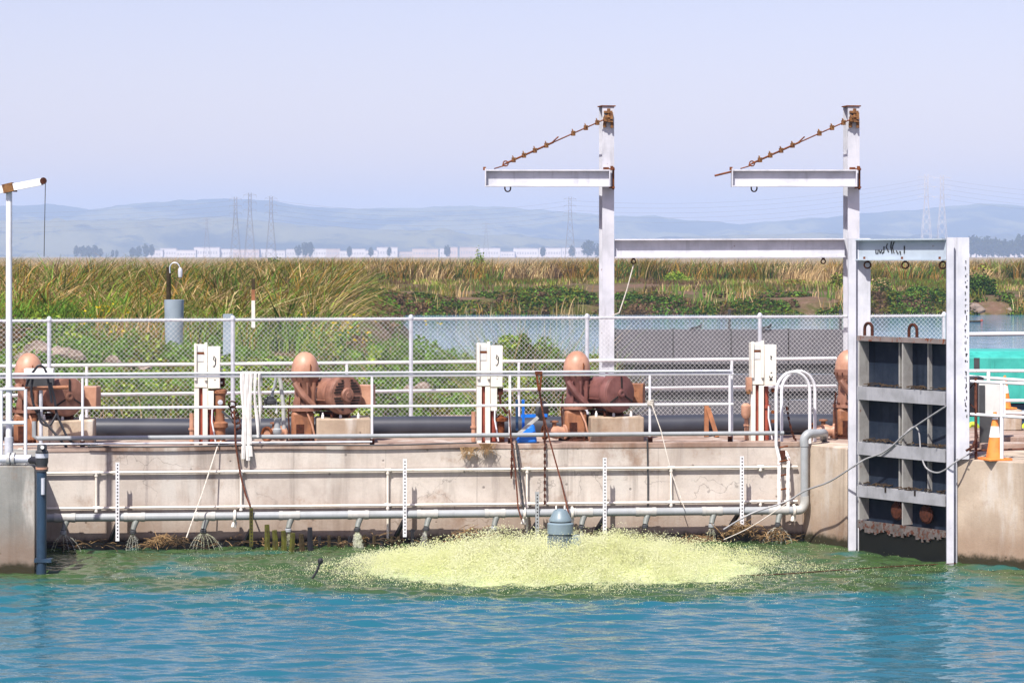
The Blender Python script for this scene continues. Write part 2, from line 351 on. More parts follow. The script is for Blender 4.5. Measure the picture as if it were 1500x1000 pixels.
def watermat(name, base, murk_attr=True, pond=False):
    m = NT(name)
    if murk_attr:
        a = m.n('ShaderNodeVertexColor', layer_name='Col'); r, g, b = m.n('ShaderNodeSeparateColor'), None, None
        m.l(a.outputs[0], r.inputs[0])
        n1 = m.noise(1.0, 5, 0.6, m.scaled((0.9, 2.2, 1)))
        green = m.ramp(m.math('ADD', r.outputs[0], m.math('MULTIPLY', m.math('SUBTRACT', n1, 0.5), 0.5)), 0.2, 0.8)
        c = m.mix(m.ramp(green, 0.0, 0.55), base, (0.014, 0.078, 0.075)); c = m.mix(m.ramp(green, 0.4, 1.0), c, (0.034, 0.066, 0.022))
        n2 = m.noise(1.0, 6, 0.7, m.scaled((5, 9, 1)))
        foam = m.ramp(m.math('ADD', r.outputs[1], m.math('MULTIPLY', m.math('SUBTRACT', n2, 0.5), 1.3)), 0.55, 0.95)
        c = m.mix(foam, c, (0.4, 0.46, 0.24))
        m.color(c)
        m.l(m.math('ADD', m.math('MULTIPLY', foam, 0.5), 0.07), m.b.inputs['Roughness'])
    else:
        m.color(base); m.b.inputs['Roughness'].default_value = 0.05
    m.b.inputs['IOR'].default_value = 1.333
    m.bump(m.noise(1.0, 2, 0.5, m.scaled((5, 14, 1)) if not pond else m.scaled((0.5, 2.2, 1))), 0.3 if not pond else 0.3, 0.03 if not pond else 0.06)
    return m.m
M['water'] = watermat('basin water', (0.012, 0.09, 0.13))
M['pond'] = watermat('pond water', (0.08, 0.28, 0.48), False, True)  # blue of the reflected sky is partly put into this base colour

def soil(name):
    m = NT(name); n1 = m.noise(0.35, 6, 0.65); n2 = m.noise(3.0, 6, 0.7); n3 = m.noise(0.02, 5, 0.6)
    c = m.mix(m.ramp(n1, 0.4, 0.62), srgb(128, 102, 84, 0.6), srgb(96, 100, 44, 0.5))
    c = m.mix(m.math('MULTIPLY', m.ramp(n2, 0.5, 0.75), 0.6), c, srgb(176, 156, 130, 0.6))
    y = m.sep()[1]
    far = m.mix(m.ramp(n3, 0.4, 0.6), srgb(190, 160, 124, 0.55), srgb(150, 142, 90, 0.5))
    c = m.mix(m.ramp(y, 240, 420), c, far)
    m.color(c); m.b.inputs['Roughness'].default_value = 0.95; m.b.inputs['Specular IOR Level'].default_value = 0.1
    m.bump(n2, 0.8, 0.1); return m.m
M['soil'] = soil('bank soil')
def hillmat():
    m = NT('hill grass and woods'); n1 = m.noise(0.0022, 6, 0.62); n2 = m.noise(0.012, 6, 0.7)
    c = m.mix(m.ramp(n1, 0.44, 0.56), srgb(170, 162, 100, 0.3), srgb(70, 88, 58, 0.12))
    c = m.mix(m.math('MULTIPLY', m.ramp(n2, 0.52, 0.62), 0.8), c, srgb(52, 70, 48, 0.15))
    m.color(c); m.b.inputs['Roughness'].default_value = 1.0; m.b.inputs['Specular IOR Level'].default_value = 0.0
    m.bump(n2, 0.6, 12); return m.m
M['hill'] = hillmat()

# ------------------------------------------------------------------ ground, hills, water
def sstep(x, a, b):
    t = np.clip((x - a) / (b - a), 0, 1); return t * t * (3 - 2 * t)
def vnoise(x, y, seed=0, octv=4):
    rs = np.random.default_rng(seed); tot = np.zeros(np.broadcast(x, y).shape); amp = 1.0; f = 1.0
    for o in range(octv):
        T = rs.random((64, 64)); X, Y = x * f, y * f; xi, yi = np.floor(X).astype(int), np.floor(Y).astype(int)
        tx, ty = X - xi, Y - yi; tx = tx * tx * (3 - 2 * tx); ty = ty * ty * (3 - 2 * ty)
        g = lambda a, b: T[a % 64, b % 64]
        tot = tot + amp * ((g(xi, yi) * (1 - tx) + g(xi + 1, yi) * tx) * (1 - ty) + (g(xi, yi + 1) * (1 - tx) + g(xi + 1, yi + 1) * tx) * ty - 0.5)
        amp *= 0.5; f *= 2.03
    return tot
POND_Z = 0.6
def pondmask(X, d):
    left = sstep(X + 0.053 * d + 1.6 * vnoise(X / 6, d / 9, 3), -0.5, 2.0)
    return left * sstep(d, 56, 62) * (1 - sstep(d + 5 * vnoise(X / 9, d / 15, 4), 166, 171))
def terrain(X, d):
    z = 1.38 + 0.55 * sstep(d, 47, 70) + 0.25 * vnoise(X / 3.5, d / 3.5, 5) * sstep(d, 46, 50)
    z = z + 0.75 * np.exp(-((X + 10.2) / 2.6) ** 2 - ((d - 55) / 3.0) ** 2)
    z = z + 0.25 * sstep(-X - 0.053 * d, 1, 10)
    z = z - (0.5 * sstep(X, -3, 1)) * (1 - sstep(d, 60, 70))
    far = np.interp(d, [150, 166, 170, 174, 186, 197, 240], [0.2, 0.2, 1.5, 1.75, 2.3, 2.5, 2.5]) + 0.12 * vnoise(X / 9, d / 9, 6)
    far = np.where(d > 171, far, far + .3 * vnoise(X / 2.2, d / 3, 9))
    z = np.where(d > 150, z * (1 - sstep(d, 150, 170)) + far * sstep(d, 150, 170), z)
    p = pondmask(X, d)
    z = z * (1 - p) + (-0.1) * p
    return z
dl = np.concatenate([np.arange(43.5, 80, 0.45), np.arange(80, 260, 1.6), np.geomspace(260, 12000, 60)])
kl = np.concatenate([-np.geomspace(1.6, 0.24, 16), np.linspace(-0.235, 0.235, 150), np.geomspace(0.24, 1.6, 16)])
DD, KK = np.meshgrid(dl, kl, indexing='ij'); XX = DD * KK
ZZ = terrain(XX, DD)
V = np.stack([XX.ravel(), DD.ravel(), ZZ.ravel()], 1); nk = len(kl)
ii = np.arange(len(dl) - 1)[:, None] * nk + np.arange(nk - 1)[None, :]
Q = np.stack([ii, ii + 1, ii + nk + 1, ii + nk], -1).reshape(-1, 4)
g = fast('ground', V, Q, M['soil'], smooth=True, kind='structure')

pv = np.array([[-30, 50, POND_Z], [70, 50, POND_Z], [70, 185, POND_Z], [-30, 185, POND_Z]], float)
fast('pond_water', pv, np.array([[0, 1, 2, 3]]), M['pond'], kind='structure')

HP = [(-500, 308), (-200, 302), (0, 303), (80, 298), (130, 307), (200, 297), (300, 291), (335, 290), (400, 293), (440, 300), (490, 305), (600, 304), (690, 301), (760, 304),
      (830, 310), (900, 315), (960, 315), (1000, 322), (1080, 328), (1150, 322), (1240, 315), (1260, 312), (1330, 308), (1400, 301), (1430, 298), (1480, 300), (1560, 306), (1800, 300), (2100, 310)]
HP2 = [(-500, 330), (0, 322), (200, 322), (330, 316), (440, 330), (560, 338), (640, 340), (740, 346), (900, 352), (1050, 345), (1200, 340), (1400, 350), (1560, 352), (2100, 346)]
def hills(name, prof, dr, depth, seed, jag):
    px = np.array([p[0] for p in prof], float); py = np.array([p[1] for p in prof], float)
    xs = (np.linspace(-500, 2100, 420) - 750) * dr / F
    zt = CH + (375 - np.interp(xs * F / dr + 750, px, py)) * dr / F + jag * vnoise(xs / 55, xs * 0, seed, 4)
    ds = np.linspace(-1, 1.0, 26) * depth
    D, X = np.meshgrid(ds, xs, indexing='ij')
    prof_d = 1 - np.abs(D / depth) ** 1.35
    Z = 2.0 + (zt[None, :] - 2.0) * prof_d + 60 * vnoise(X / 190, D / 190, seed + 1, 5) * np.clip(1 - prof_d, 0, 1) * prof_d * 4
    V = np.stack([X.ravel(), (D + dr).ravel(), Z.ravel()], 1); n = len(xs)
    i = np.arange(len(ds) - 1)[:, None] * n + np.arange(n - 1)[None, :]
    fast(name, V, np.stack([i, i + 1, i + n + 1, i + n], -1).reshape(-1, 4), M['hill'], smooth=True, kind='structure')
hills('hills', HP, 9000, 1400, 21, 5.0)
hills('foothills', HP2, 6800, 700, 31, 4.0)

# basin water: waves with real height, finer near the camera's view
xs = np.concatenate([-np.geomspace(90, 9.2, 14), np.arange(-9, 9.01, 0.038), np.geomspace(9.2, 90, 14)])
ys = np.concatenate([np.linspace(-60, 20, 12), np.arange(22, 41.6, 0.034)])
X, Y = np.meshgrid(xs, ys, indexing='xy')
AC = np.array([0.69, 36.5])                                     # the aerator's foot
ra = np.hypot((X - AC[0]) / 3.5, (Y - AC[1]) / 2.3)
wall_d = D0 + X * math.tan(TH)
Z = np.zeros_like(X)
for i in range(46):
    lam = 0.12 * (0.95 / 0.12) ** (i / 45) * RNG.uniform(0.9, 1.1); a = RNG.normal(0.1, 0.34); k = 2 * math.pi / lam
    wob = 1.1 * vnoise(X / 2.2, Y / 2.2, 100 + i, 2)
    Z += (0.0056 + 0.0026 * sstep(Y, 30, 35)) * lam ** 0.93 * np.sin(k * (X * math.sin(a) + Y * math.cos(a)) + RNG.uniform(0, 6.28) + 1.3 * wob) * np.clip(0.6 + 1.7 * vnoise(X / 1.6, Y / 0.9, 200 + i, 2), 0, 2)
chop = np.exp(-np.clip(ra - 0.9, 0, 9) ** 2 / 0.5)
Z += 0.007 * vnoise(X * 1.3 + 5, Y * 2.6, 17, 3) + 0.05 * chop * vnoise(X * 4.5, Y * 6, 7, 4) + 0.022 * sstep(Y, 33, 36) * vnoise(X * 5, Y * 9, 8, 4)
green = sstep(Y + 0.5 * vnoise(X / 1.5, Y / 1.0, 12) + 0.0 * X, 28.5, 37.8) * (0.75 + 0.5 * vnoise(X / 1.2, Y / 0.8, 13)) + 0.7 * np.exp(-np.clip(ra - 1.0, 0, 9) ** 2 / 0.08)
foam = 0.92 * np.exp(-np.clip(ra - 0.66, 0, 9) ** 2 / 0.03) + 0.4 * np.exp(-np.clip(ra - 0.9, 0, 9) ** 2 / 0.35) * (0.6 + vnoise(X / 0.9, Y / 0.5, 14))
foam += 0.5 * sstep(Y - wall_d, -0.75, -0.2) * (0.75 + vnoise(X / 0.7, Y / 0.4, 16))
Vw = np.stack([X.ravel(), Y.ravel(), Z.ravel()], 1); nx = len(xs)
ii = np.arange(len(ys) - 1)[:, None] * nx + np.arange(nx - 1)[None, :]
fast('basin_water', Vw, np.stack([ii, ii + 1, ii + nx + 1, ii + nx], -1).reshape(-1, 4), M['water'], smooth=True, kind='structure',
     col=np.stack([np.clip(green.ravel(), 0, 1), np.clip(foam.ravel(), 0, 1), np.zeros(X.size)], 1))

# ------------------------------------------------------------------ concrete works
def xy(p): return (p[0], p[1])
A = fr(4.62, 0); GL = Vector((5.14, 39.28, 0)); GR = Vector((6.40, 37.42, 0)); PR = Vector((6.43, 37.29, 0)); PC = Vector((9.4, 35.0, 0))
b = MB(); n = 60
b.poly([xy(fr(-7.6, 0)), xy(fr(4.6, 0)), xy(fr(4.6, 0.4)), xy(fr(-7.6, 0.4))], -0.6, DECK)
o = b.build('concrete_wall', M['wall'], smooth=False, bevel=0.012); tag(o, 'long stained concrete retaining wall behind the pipe manifold and aerator', 'wall')
b = MB(); b.poly([xy(A + Vector((-0.03, 0.02, 0))), xy(GL), xy(GL + Vector((0.5, 0.55, 0))), xy(fr(4.9, 0.6))], -0.6, DECK + 0.003)
o = b.build('wing_wall', M['buff'], smooth=False, bevel=0.015); tag(o, 'short angled concrete wing wall between elbow pipe and sluice gate', 'wall')
b = MB(); b.poly([xy(PR), xy(PC), (12, 37), (9, 40), (7.0, 38.2)], -0.6, DECK + 0.003)
o = b.build('concrete_pier', M['buff'], smooth=False, bevel=0.015); tag(o, 'warm buff concrete pier carrying the traffic cone beside sluice gate', 'pier')
b = MB(); b.poly([(-13, 36.15), (-6.72, 36.05), (-7.3, 39.3), (-13, 38.6)], -0.6, DECK - 0.003)
o = b.build('concrete_pier', M['pier'], smooth=False, bevel=0.015); tag(o, 'grey concrete pier with dark algae foot beneath the small davit', 'pier')
b = MB(); b.poly([xy(fr(-14, 0.2)), xy(fr(4.6, 0.2)), (5.3, 39.5), (6.9, 38.3), (12, 36.8), (16, 40), (16, 48.2), (-14, 47.2)], 1.0, DECK - 0.006)
b.build('deck', M['deck'], smooth=False, kind='structure')
# steel nosing and pipe runs along the deck edge
b = MB(); b.b2((-7.5, -0.012, DECK - 0.045), (4.55, 0.10, DECK + 0.035)); t = b.build('deck_kerb', M['deck'], smooth=False, bevel=0.01)
t.rotation_euler = (0, 0, TH); t.location = fr(0, 0); tag(t, 'low pale concrete kerb running along the pump deck edge', 'kerb')

def run(pts, r, n=8): return MB().tube(pts, r, n)
def line(px0, px1, v, z, r, n=8): return MB().cyl(fr(uon(px0, v), v, z), fr(uon(px1, v), v, z), r, n=n)

# front railing of the pump deck
VR = 0.16
t = thing('safety_railing', 'white pipe safety railing along the front of pump deck', 'railing', fr(0, VR, DECK))
line(-60, 1074, VR, 2.615, 0.022).build('top_rail', M['white'], t, world=True)
line(40, 1074, VR, 2.14, 0.02).build('mid_rail', M['white'], t, world=True)
for px in (-70, 121, 366, 545, 747, 952, 1069):
    u = uon(px, VR); b = MB().cyl(fr(u, VR, DECK - 0.1 if px != 1069 else DECK), fr(u, VR, 2.6), 0.021, n=8)
    o = b.build('post', M['white'] if px not in (747,) else M['white_rusty'], t, world=True)
    b2 = MB().box(fr(u, VR - 0.03, DECK + 0.02), (0.07, 0.05, 0.2), TH)
    b2.build('bracket', M['rustdark'], o, world=True)
u = uon(1069, VR); MB().cyl(fr(u + .05, VR + .1, DECK), fr(u + .05, VR + .1, 2.75), 0.024).build('gate_post', M['white'], t, world=True)
o = line(-60, 1072, VR - 0.03, 2.665, 0.018).build('conduit', M['galv']); tag(o, 'grey conduit strapped on top of the front railing', 'pipe')
VB = 0.02
o = MB().tube([fr(uon(50, VB), VB, 1.95), fr(uon(50, VB), VB, 1.72), fr(uon(55, VB), VB, 1.69), fr(uon(1148, VB), VB, 1.69)], 0.034, 10).build('water_pipe', M['greypvc'])
tag(o, 'grey water pipe run low along the front railing posts', 'pipe')
o = line(-10, 545, -0.035, 1.605, 0.015).build('conduit', M['galv']); tag(o, 'thin bright conduit on the deck edge ending at a bracket', 'pipe')
o = MB().tube([fr(uon(px, -0.07), -0.07, 1.565 + 0.012 * math.sin(px * .02)) for px in range(128, 700, 15)], 0.013, 6).build('power_cable', M['black']); tag(o, 'black power cable sagging along the pale deck edge', 'cable')

# fence line (turned a little further than the wall)
FA = math.atan2(2.7, 12.06); FC, FS = math.cos(FA), math.sin(FA); F0 = Vector((-7.69, 42.5))
def fen(s, off=0.0, z=0.0): return Vector((F0.x + s * FC - off * FS, F0.y + s * FS + off * FC, z))
def son(px, off=0.0):
    k = (px - 750) / F; x0, y0 = F0.x - off * FS, F0.y + off * FC
    return (k * y0 - x0) / (FC - k * FS)
t = thing('chain_link_fence', 'tall galvanised chain link fence along the rear of pump deck', 'fence', fen(0, 0, DECK))
s0, s1 = son(-40), son(1383); ztop = 3.395
MB().cyl(fen(s0, 0, ztop), fen(s1, 0, ztop), 0.024).build('top_rail', M['galv'], t, world=True)
for px in (-200, 72, 341, 602, 860, 1113, 1383):
    s = son(px); b = MB().cyl(fen(s, 0.0, 1.4), fen(s, 0, ztop + 0.02), 0.036, n=10); b.lathe([(0.04, 0), (0.046, 0.02), (0.046, 0.05), (0.03, 0.085), (0.0, 0.1)], fen(s, 0, ztop - 0.02), n=10)
    b.build('post', M['galv'], t, world=True)
b = MB(); pit = 0.082; zb, zt = 1.5, ztop + 0.05; hh = zt - zb
nw = int((s1 - s0 + hh) / pit) + 1
for sg in (1, -1):
    for i in range(nw + 1):
        sa = s0 - hh + i * pit if sg > 0 else s0 + i * pit
        sb = sa + hh * sg; za, ze = zb, zt
        a_, e_ = sa, sb
        # clip against both fence ends
        for lim, lo in ((s0, True), (s1, False)):
            pass
        def cz(s): return zb + (s - sa) * sg
        lo_, hi_ = min(a_, e_), max(a_, e_); lo_ = max(lo_, s0); hi_ = min(hi_, s1)
        if hi_ - lo_ < 0.05: continue
        off = 0.028 + 0.003 * sg
        b.tube([fen(lo_, -off, cz(lo_)), fen(hi_, -off, cz(hi_))], 0.0018, 3, cap=False)
b.build('chain_link_mesh', M['wire'], t, smooth=False, world=True)
# rear guard rail beyond the fence
t = thing('guard_rail', 'white two rail guard railing behind the chain link fence', 'railing', fen(6, 0.8, DECK))
for nm, z in (('top_rail', 2.62), ('mid_rail', 2.12)): MB().cyl(fen(son(-60, 0.8), 0.8, z), fen(son(1225, 0.8), 0.8, z), 0.026).build(nm, M['white'], t, world=True)
for px in (-50, 127, 508, 760, 1072): MB().cyl(fen(son(px, .8), .8, 1.3), fen(son(px, .8), .8, 2.6), 0.024).build('post', M['white'], t, world=True)

# dark screen panels behind the fence
t = thing('screen_panel_wall', 'low dark grey panel wall standing behind the fence', 'screen', at(1070, 600, 50))
DS = 50.0
for i, (a_, e_) in enumerate(((903, 985), (987, 1070), (1072, 1154), (1156, 1243))):
    p0, p1 = at(a_, 0, DS + i * .02), at(e_, 0, DS + (i + 1) * .02)
    for z0, z1 in ((2.163, 2.357), (1.663, 1.827)):
        b = MB(); b.bar((p0.x, p0.y + .05, (z0 + z1) / 2), (p1.x, p1.y + .05, (z0 + z1) / 2), 0.03, z1 - z0); b.build('dark_panel', M['dark'], t, smooth=False, world=True)
    for z0, z1 in ((2.36, 3.04), (1.83, 2.16), (1.2, 1.66)):
        b = MB(); b.bar((p0.x, p0.y, (z0 + z1) / 2), (p1.x, p1.y, (z0 + z1) / 2), 0.05, z1 - z0)
        nr = 13
        for k in range(1, nr):
            x = p0.lerp(p1, k / nr); b.box((x.x, x.y - 0.032, (z0 + z1) / 2), (0.022, 0.016, z1 - z0 - .02))
        b.build('panel', M['screen'], t, smooth=False, world=True)
for px in (903, 986, 1071, 1155, 1243):
    p = at(px, 0, DS + .05); MB().box((p.x, p.y + .12, 2.15), (0.09, 0.08, 1.8)).build('post', M['dark'], t, world=True)
for px, z in ((1020, 3.05), (1122, 3.05)):
    p = at(px, 0, DS); b = MB(); b.bar((p.x - .12, p.y, z), (p.x + .1, p.y, z + .05), .04, .05); b.bar((p.x + .06, p.y, z), (p.x + .1, p.y, z + .1), .04, .04); b.build('latch', M['dark'], t, world=True)
for px in (1069, 1232):
    p = at(px, 0, DS + .1); MB().box((p.x, p.y + .1, 3.2), (0.05, 0.05, 0.45)).build('upright', M['dark'], t, world=True)

# ------------------------------------------------------------------ crane masts, jibs and beams
DM = 45.6
def mast_xy(px): return at(px, 0, DM)
def make_mast(px, label, first=None):
    p = mast_xy(px); p.z = DECK - 0.2
    if first: return copy_tree(first, p, label)
    t = thing('crane_mast', label, 'crane', p, R(11), 'white crane masts')
    H_ = zat(157, DM) - p.z
    MB().ibeam((0, 0, 0), (0, 0, H_), 0.27, 0.215, 0.018, 0.014, up=(0, 1, 0)).build('column', M['steel_white'], t, smooth=False)
    zc = zat(262, DM) - p.z                                     # jib, hung from a hinge on the mast face
    q = -R(11); f = lambda x, y, z: Matrix.Rotation(q, 3, 'Z') @ Vector((x, y, z))
    jl = 2.14
    j = MB(); yb = -0.30
    j.ibeam(f(-jl, yb, zc), f(0.03, yb, zc), 0.3, 0.2, 0.022, 0.016).build('jib', M['steel_white'], t, smooth=False)
    MB().box(f(-jl - .012, yb, zc + .01), (0.022, 0.21, 0.33), q).build('end_plate', M['steel_white'], t, smooth=False); MB().box(f(.042, yb, zc), (0.02, 0.2, 0.3), q).build('end_plate', M['steel_white'], t, smooth=False)
    b = MB(); b.cyl(f(.11, yb + .05, zc - .2), f(.11, yb + .05, zc + .2), 0.02); b.box(f(.085, yb + .06, zc + .16), (.1, .14, .03), q); b.box(f(.085, yb + .06, zc - .16), (.1, .14, .03), q)
    b.box(f(-.02, yb, zc + .175), (.1, .06, .04), q); b.box(f(.08, yb - .05, zc + .18), (.05, .05, .07), q); b.build('hinge', M['rust'], t)
    a_ = f(-jl + .14, yb, zc + .17); e_ = f(.03, yb + .05, H_ - .2)
    b = MB(); L = (e_ - a_)
    b.cyl(a_ + L * .07, e_, 0.013, n=6)
    b.cyl(a_ + L * .1, a_ + L * .52, 0.02, n=6)
    b.ring(a_ + L * .1, L.cross(Vector((0, 0, 1))), 0.045, 0.012, 10, 5)
    b.cyl(a_, a_ + L * .1 + Vector((0, 0, -.03)), .012, n=6); b.cyl(a_ + L * .5, a_ + L * .56 + Vector((0, 0, .06)), .014, n=6)
    o = b.build('stay_rod', M['rust'], t)
    for fr_ in (0.17, .26, .355, .455, .69, .8, .9, .97):
        c = a_ + L * fr_; b = MB(); b.box(c, (0.05, .07, .085), 0.3); b.ring(c + Vector((0, 0, .03)), L, .045, .011, 8, 5); b.build('clamp', M['yellowrust'], o)
    b = MB()
    b.box(f(0.02, -.2, H_ - .10), (.15, .12, .04), q); b.box(f(0.02, -.2, H_ - .26), (.17, .1, .04), q); b.cyl(f(.03, -.22, H_ - .28), f(.03, -.22, H_ - .04), .03)
    b.box(f(.08, -.2, H_ - .17), (.05, .14, .12), q); b.cyl(f(-.05, -.24, H_ - .18), f(.1, -.25, H_ - .2), .02); b.box(f(-.04, -.18, H_ - .33), (.06, .05, .08), q); b.box(f(.09, -.18, H_ - .33), (.05, .06, .1), q)
    b.build('head_bracket', M['yellowrust'], t)
    MB().box((0, 0, H_ + .012), (.26, .31, .02)).build('cap_plate', M['rust'], t)
    b = MB(); b.ring(f(-jl + .38, yb, zc - .185), (0, 1, 0), .05, .013, 12, 6, 0, math.pi)
    for k in (-1, 1): b.cyl(f(-jl + .38 + k * .05, yb, zc - .15), f(-jl + .38 + k * .05, yb, zc - .19), .013)
    b.build('lifting_eye', M['rustdark'], t)
    b = MB(); b.box(f(-jl - .03, yb - .03, zc + .17), (.05, .05, .06), q); b.build('tip_bolt', M['rust'], t)
    b = MB(); b.box((0, 0, .06), (.4, .42, .02)); b.build('base_plate', M['steel_white'], t)
    return t
m1 = make_mast(888.5, 'white steel crane mast and jib standing alone mid deck, rusty stay above')
m2 = make_mast(1247, 'white steel crane mast and jib rising behind the sluice gate frame', m1)
b = MB().cyl((-2.14 - .02, -.3 + .4, zat(252, DM) - DECK + .2), (-2.5, -.3 + .35, zat(252, DM) - DECK + .12), .018); b.build('bent_rod', M['rust'], m2)
t = thing('cross_beam', 'long pale steel beam spanning between the two crane masts', 'beam', at(900, 364, DM))
p0, p1 = at(900, 364, DM), at(1237, 363, DM)
MB().ibeam(p0, p1, 0.335, 0.26, 0.024, 0.016).build('beam', M['steel_white'], t, smooth=False, world=True)
for px in (928, 1206):
    p = at(px, 383, DM); b = MB(); b.ring(p, (0, 1, 0), .04, .012, 10, 5); b.box(p + Vector((0, 0, .05)), (.05, .05, .04)); b.build('shackle', M['rustdark'], t, world=True)
o = MB().tube([at(928, 388, DM - .02), at(918, 425, DM - .02), at(907, 458, DM - .05), at(897, 462, DM - .2)], .011, 6).build('rope', M['ropewhite']); tag(o, 'pale rope tied from the cross beam shackle to mast foot', 'rope')

# sluice gate portal: two guides, head beam, gate
dG = (GR - GL).normalized(); nG = Vector((dG.y, -dG.x, 0)); nG = nG if nG.y < 0 else -nG
rzG = math.atan2(dG.y, dG.x)
ZT = zat(349, 38.2) 
g0 = at(1248, 0, 38.95); g1 = at(1391.5, 0, 37.12)
t = thing('gate_frame', 'pale blue grey steel portal frame holding the black sluice gate', 'gate frame', (g0.x, g0.y, -0.3))
ztopG = 4.74
for p, nm, wd in ((g0, 'guide_post', .115), (g1, 'guide_post', .1)):
    b = MB()
    b.box((p.x, p.y, (ztopG - 0.4) / 2), (wd, .06, ztopG + 0.4))                       # front flange edge
    b.box((p.x + .09, p.y + .14, (ztopG - .4) / 2), (.1, .016, ztopG + .4), rzG)          # recessed web
    zf = DECK + .006 if p is g1 else -.4; b.box((p.x + .19, p.y + .03, (ztopG + zf) / 2), (.19, .02, ztopG - zf), R(-14))   # broad rear flange, on the pier at one side
    b.build(nm, M['steel_white'], t, smooth=False, world=True)
h0, h1 = at(1254, 364, 39.05), at(1387, 364, 37.5); h0.z = h1.z = 4.565
MB().ibeam(h0, h1, .325, .2, .022, .016).build('head_beam', M['steel_blue'], t, smooth=False, world=True)
for px in (1271, 1327, 1381):
    k = (px - 1254) / 133; p = h0.lerp(h1, k) + Vector((0, -.02, -.2)); b = MB(); b.ring(p + Vector((0, 0, -.03)), (0, 1, 0), .05, .013, 12, 6); b.box(p + Vector((0, 0, .03)), (.04, .05, .04)); b.build('shackle', M['rustdark'], t, world=True)
    MB().box(h0.lerp(h1, k) + nG * .06 + Vector((0, 0, -.13)), (.03, .03, .05)).build('bolt', M['rust'], t, world=True)
# painted marks on the head beam (illegible scrawl)
def hb(px, py):
    k = (px - 1254) / 133; p = h0.lerp(h1, k) + nG * .012; p.z = zat(py, p.y); return p
b = MB()
for st in ([(1285, 366), (1285, 371), (1288, 371), (1288, 366)], [(1290, 366), (1291, 371), (1294, 366)], [(1297, 361), (1297, 369), (1294, 371)], [(1302, 357), (1300, 362), (1304, 369)],
           [(1308, 354), (1307, 362), (1309, 371)], [(1312, 354), (1309, 362), (1312, 371)], [(1315, 367), (1318, 372)], [(1320, 368), (1322, 373), (1321, 368)], [(1327, 360), (1327, 371)]):
    b.tube([hb(*q) for q in st], .011, 4)
b.build('marking', M['mark'], t, kind='stuff', smooth=False, world=True)
b = MB()
rr = random.Random(4)
for py in [385, 394, 404, 413] + list(range(420, 610, 9)):
    if 520 < py < 555 and py % 2: continue
    p = at(1409.5 + rr.uniform(-1, 1), py, 37.2); p = Vector((g1.x + .235, g1.y + .005, p.z)); h = rr.uniform(.02, .075); b.box(p + Vector((rr.uniform(-.014, .014), 0, 0)), (rr.uniform(.008, .02), .012, h * rr.uniform(.3, 1)), R(-14)); b.box(p + Vector((rr.uniform(-.02, .02), 0, rr.uniform(-.03, .03))), (rr.uniform(.006, .016), .012, rr.uniform(.008, .02)), R(-14))
b.build('stencil_mark', M['mark'], t, kind='stuff', smooth=False, world=True)

t = thing('sluice_gate', 'tall dark ribbed steel sluice gate streaked with rust in its frame', 'sluice gate', (GL.x, GL.y, 0.1), rzG)
# local frame: x along the gate, -y toward the camera side
W_ = (GR - GL).length - .02; nd = .19
def gx(px):                                                       # gate-local x of a photo column, on the plate's front edge
    k = (px - 750) / F; q = GL + nG * nd
    s_ = (k * q.y - q.x) / (dG.x - k * dG.y); return s_
x0, x1 = gx(1256), gx(1385)
MB().b2((x0, 0, .1), (x1, .03, 3.1)).build('skin_plate', M['gateplate'], t, smooth=False)
for z0, z1, m in ((3.09, 3.165, 'gatetop'), (2.2, 2.40, 'gatebar'), (1.37, 1.56, 'gatebar'), (.73, .90, 'gatebar')):
    b = MB(); b.b2((x0, -nd - .012, z0), (x1, -nd + .006, z1)); b.b2((x0, -nd + .007, z1 - .03), (x1, -.002, z1 - .012)); b.b2((x0, -nd + .007, z0 + .012), (x1, -.002, z0 + .03))
    b.build('cross_girder', M[m], t, smooth=False)
b = MB(); b.b2((x0, -nd, .28), (x1, -nd + .02, .38)); b.b2((x0, -nd + .021, .3), (x1, -.002, .33))
rr = random.Random(9); x = x0
while x < x1 - .1:
    wv = rr.uniform(.02, .07); b.b2((x, -nd + .001, .28 - .055 - .03 * math.sin(x * 11) - rr.uniform(-.02, .03)), (min(x + wv, x1), -nd + .016, .2795)); x += wv
b.build('bottom_girder', M['corroded'], t, smooth=False)
for px, wd in ((1262, .03), (1321, .028)):
    xc = gx(px) if px > 1270 else x0 + .02
    b = MB()
    for za, ze in ((.383, .728), (.903, 1.368), (1.563, 2.198), (2.403, 3.088)): b.b2((xc, -nd + .002, za), (xc + wd, -.001, ze))
    b.build('rib', M['gaterib'], t, smooth=False)
for px in (1308, 1350):
    xc = gx(px); b = MB()
    for za, ze in ((.903, 1.368), (1.563, 2.198), (2.403, 3.088)): b.b2((xc, -.075, za), (xc + .025, -.001, ze))
    b.build('stiffener', M['gaterib'], t, smooth=False)
for px in (1264, 1329):
    xc = gx(px) + .02; b = MB(); b.ring((xc, -nd * .5, 3.27), (0, 1, 0), .085, .024, 12, 6, math.pi, 2 * math.pi)
    for k in (-1, 1): b.cyl((xc + k * .085, -nd * .5, 3.166), (xc + k * .085, -nd * .5, 3.27), .024)
    b.build('lifting_lug', M['rustdark'], t)
for px in (1303, 1345):
    xc = gx(px) + .08; b = MB(); b.lathe([(.04, 0), (.11, .0), (.12, .03), (.11, .06), (.05, .065)], (xc, -.07, .57), (0, -1, 0), 16)
    b.ring((xc, -.1, .57), (0, 1, 0), .12, .022, 16, 6); b.box((xc, -.09, .71), (.07, .08, .12)); b.build('flap_valve', M['rustdark'], t)
for px in (1297, 1340):
    xc = gx(px); MB().b2((xc, -nd - .02, .84), (xc + .035, -nd - .01, .915)).build('slot_mark', M['slot'], t)
b = MB(); rr = random.Random(3)
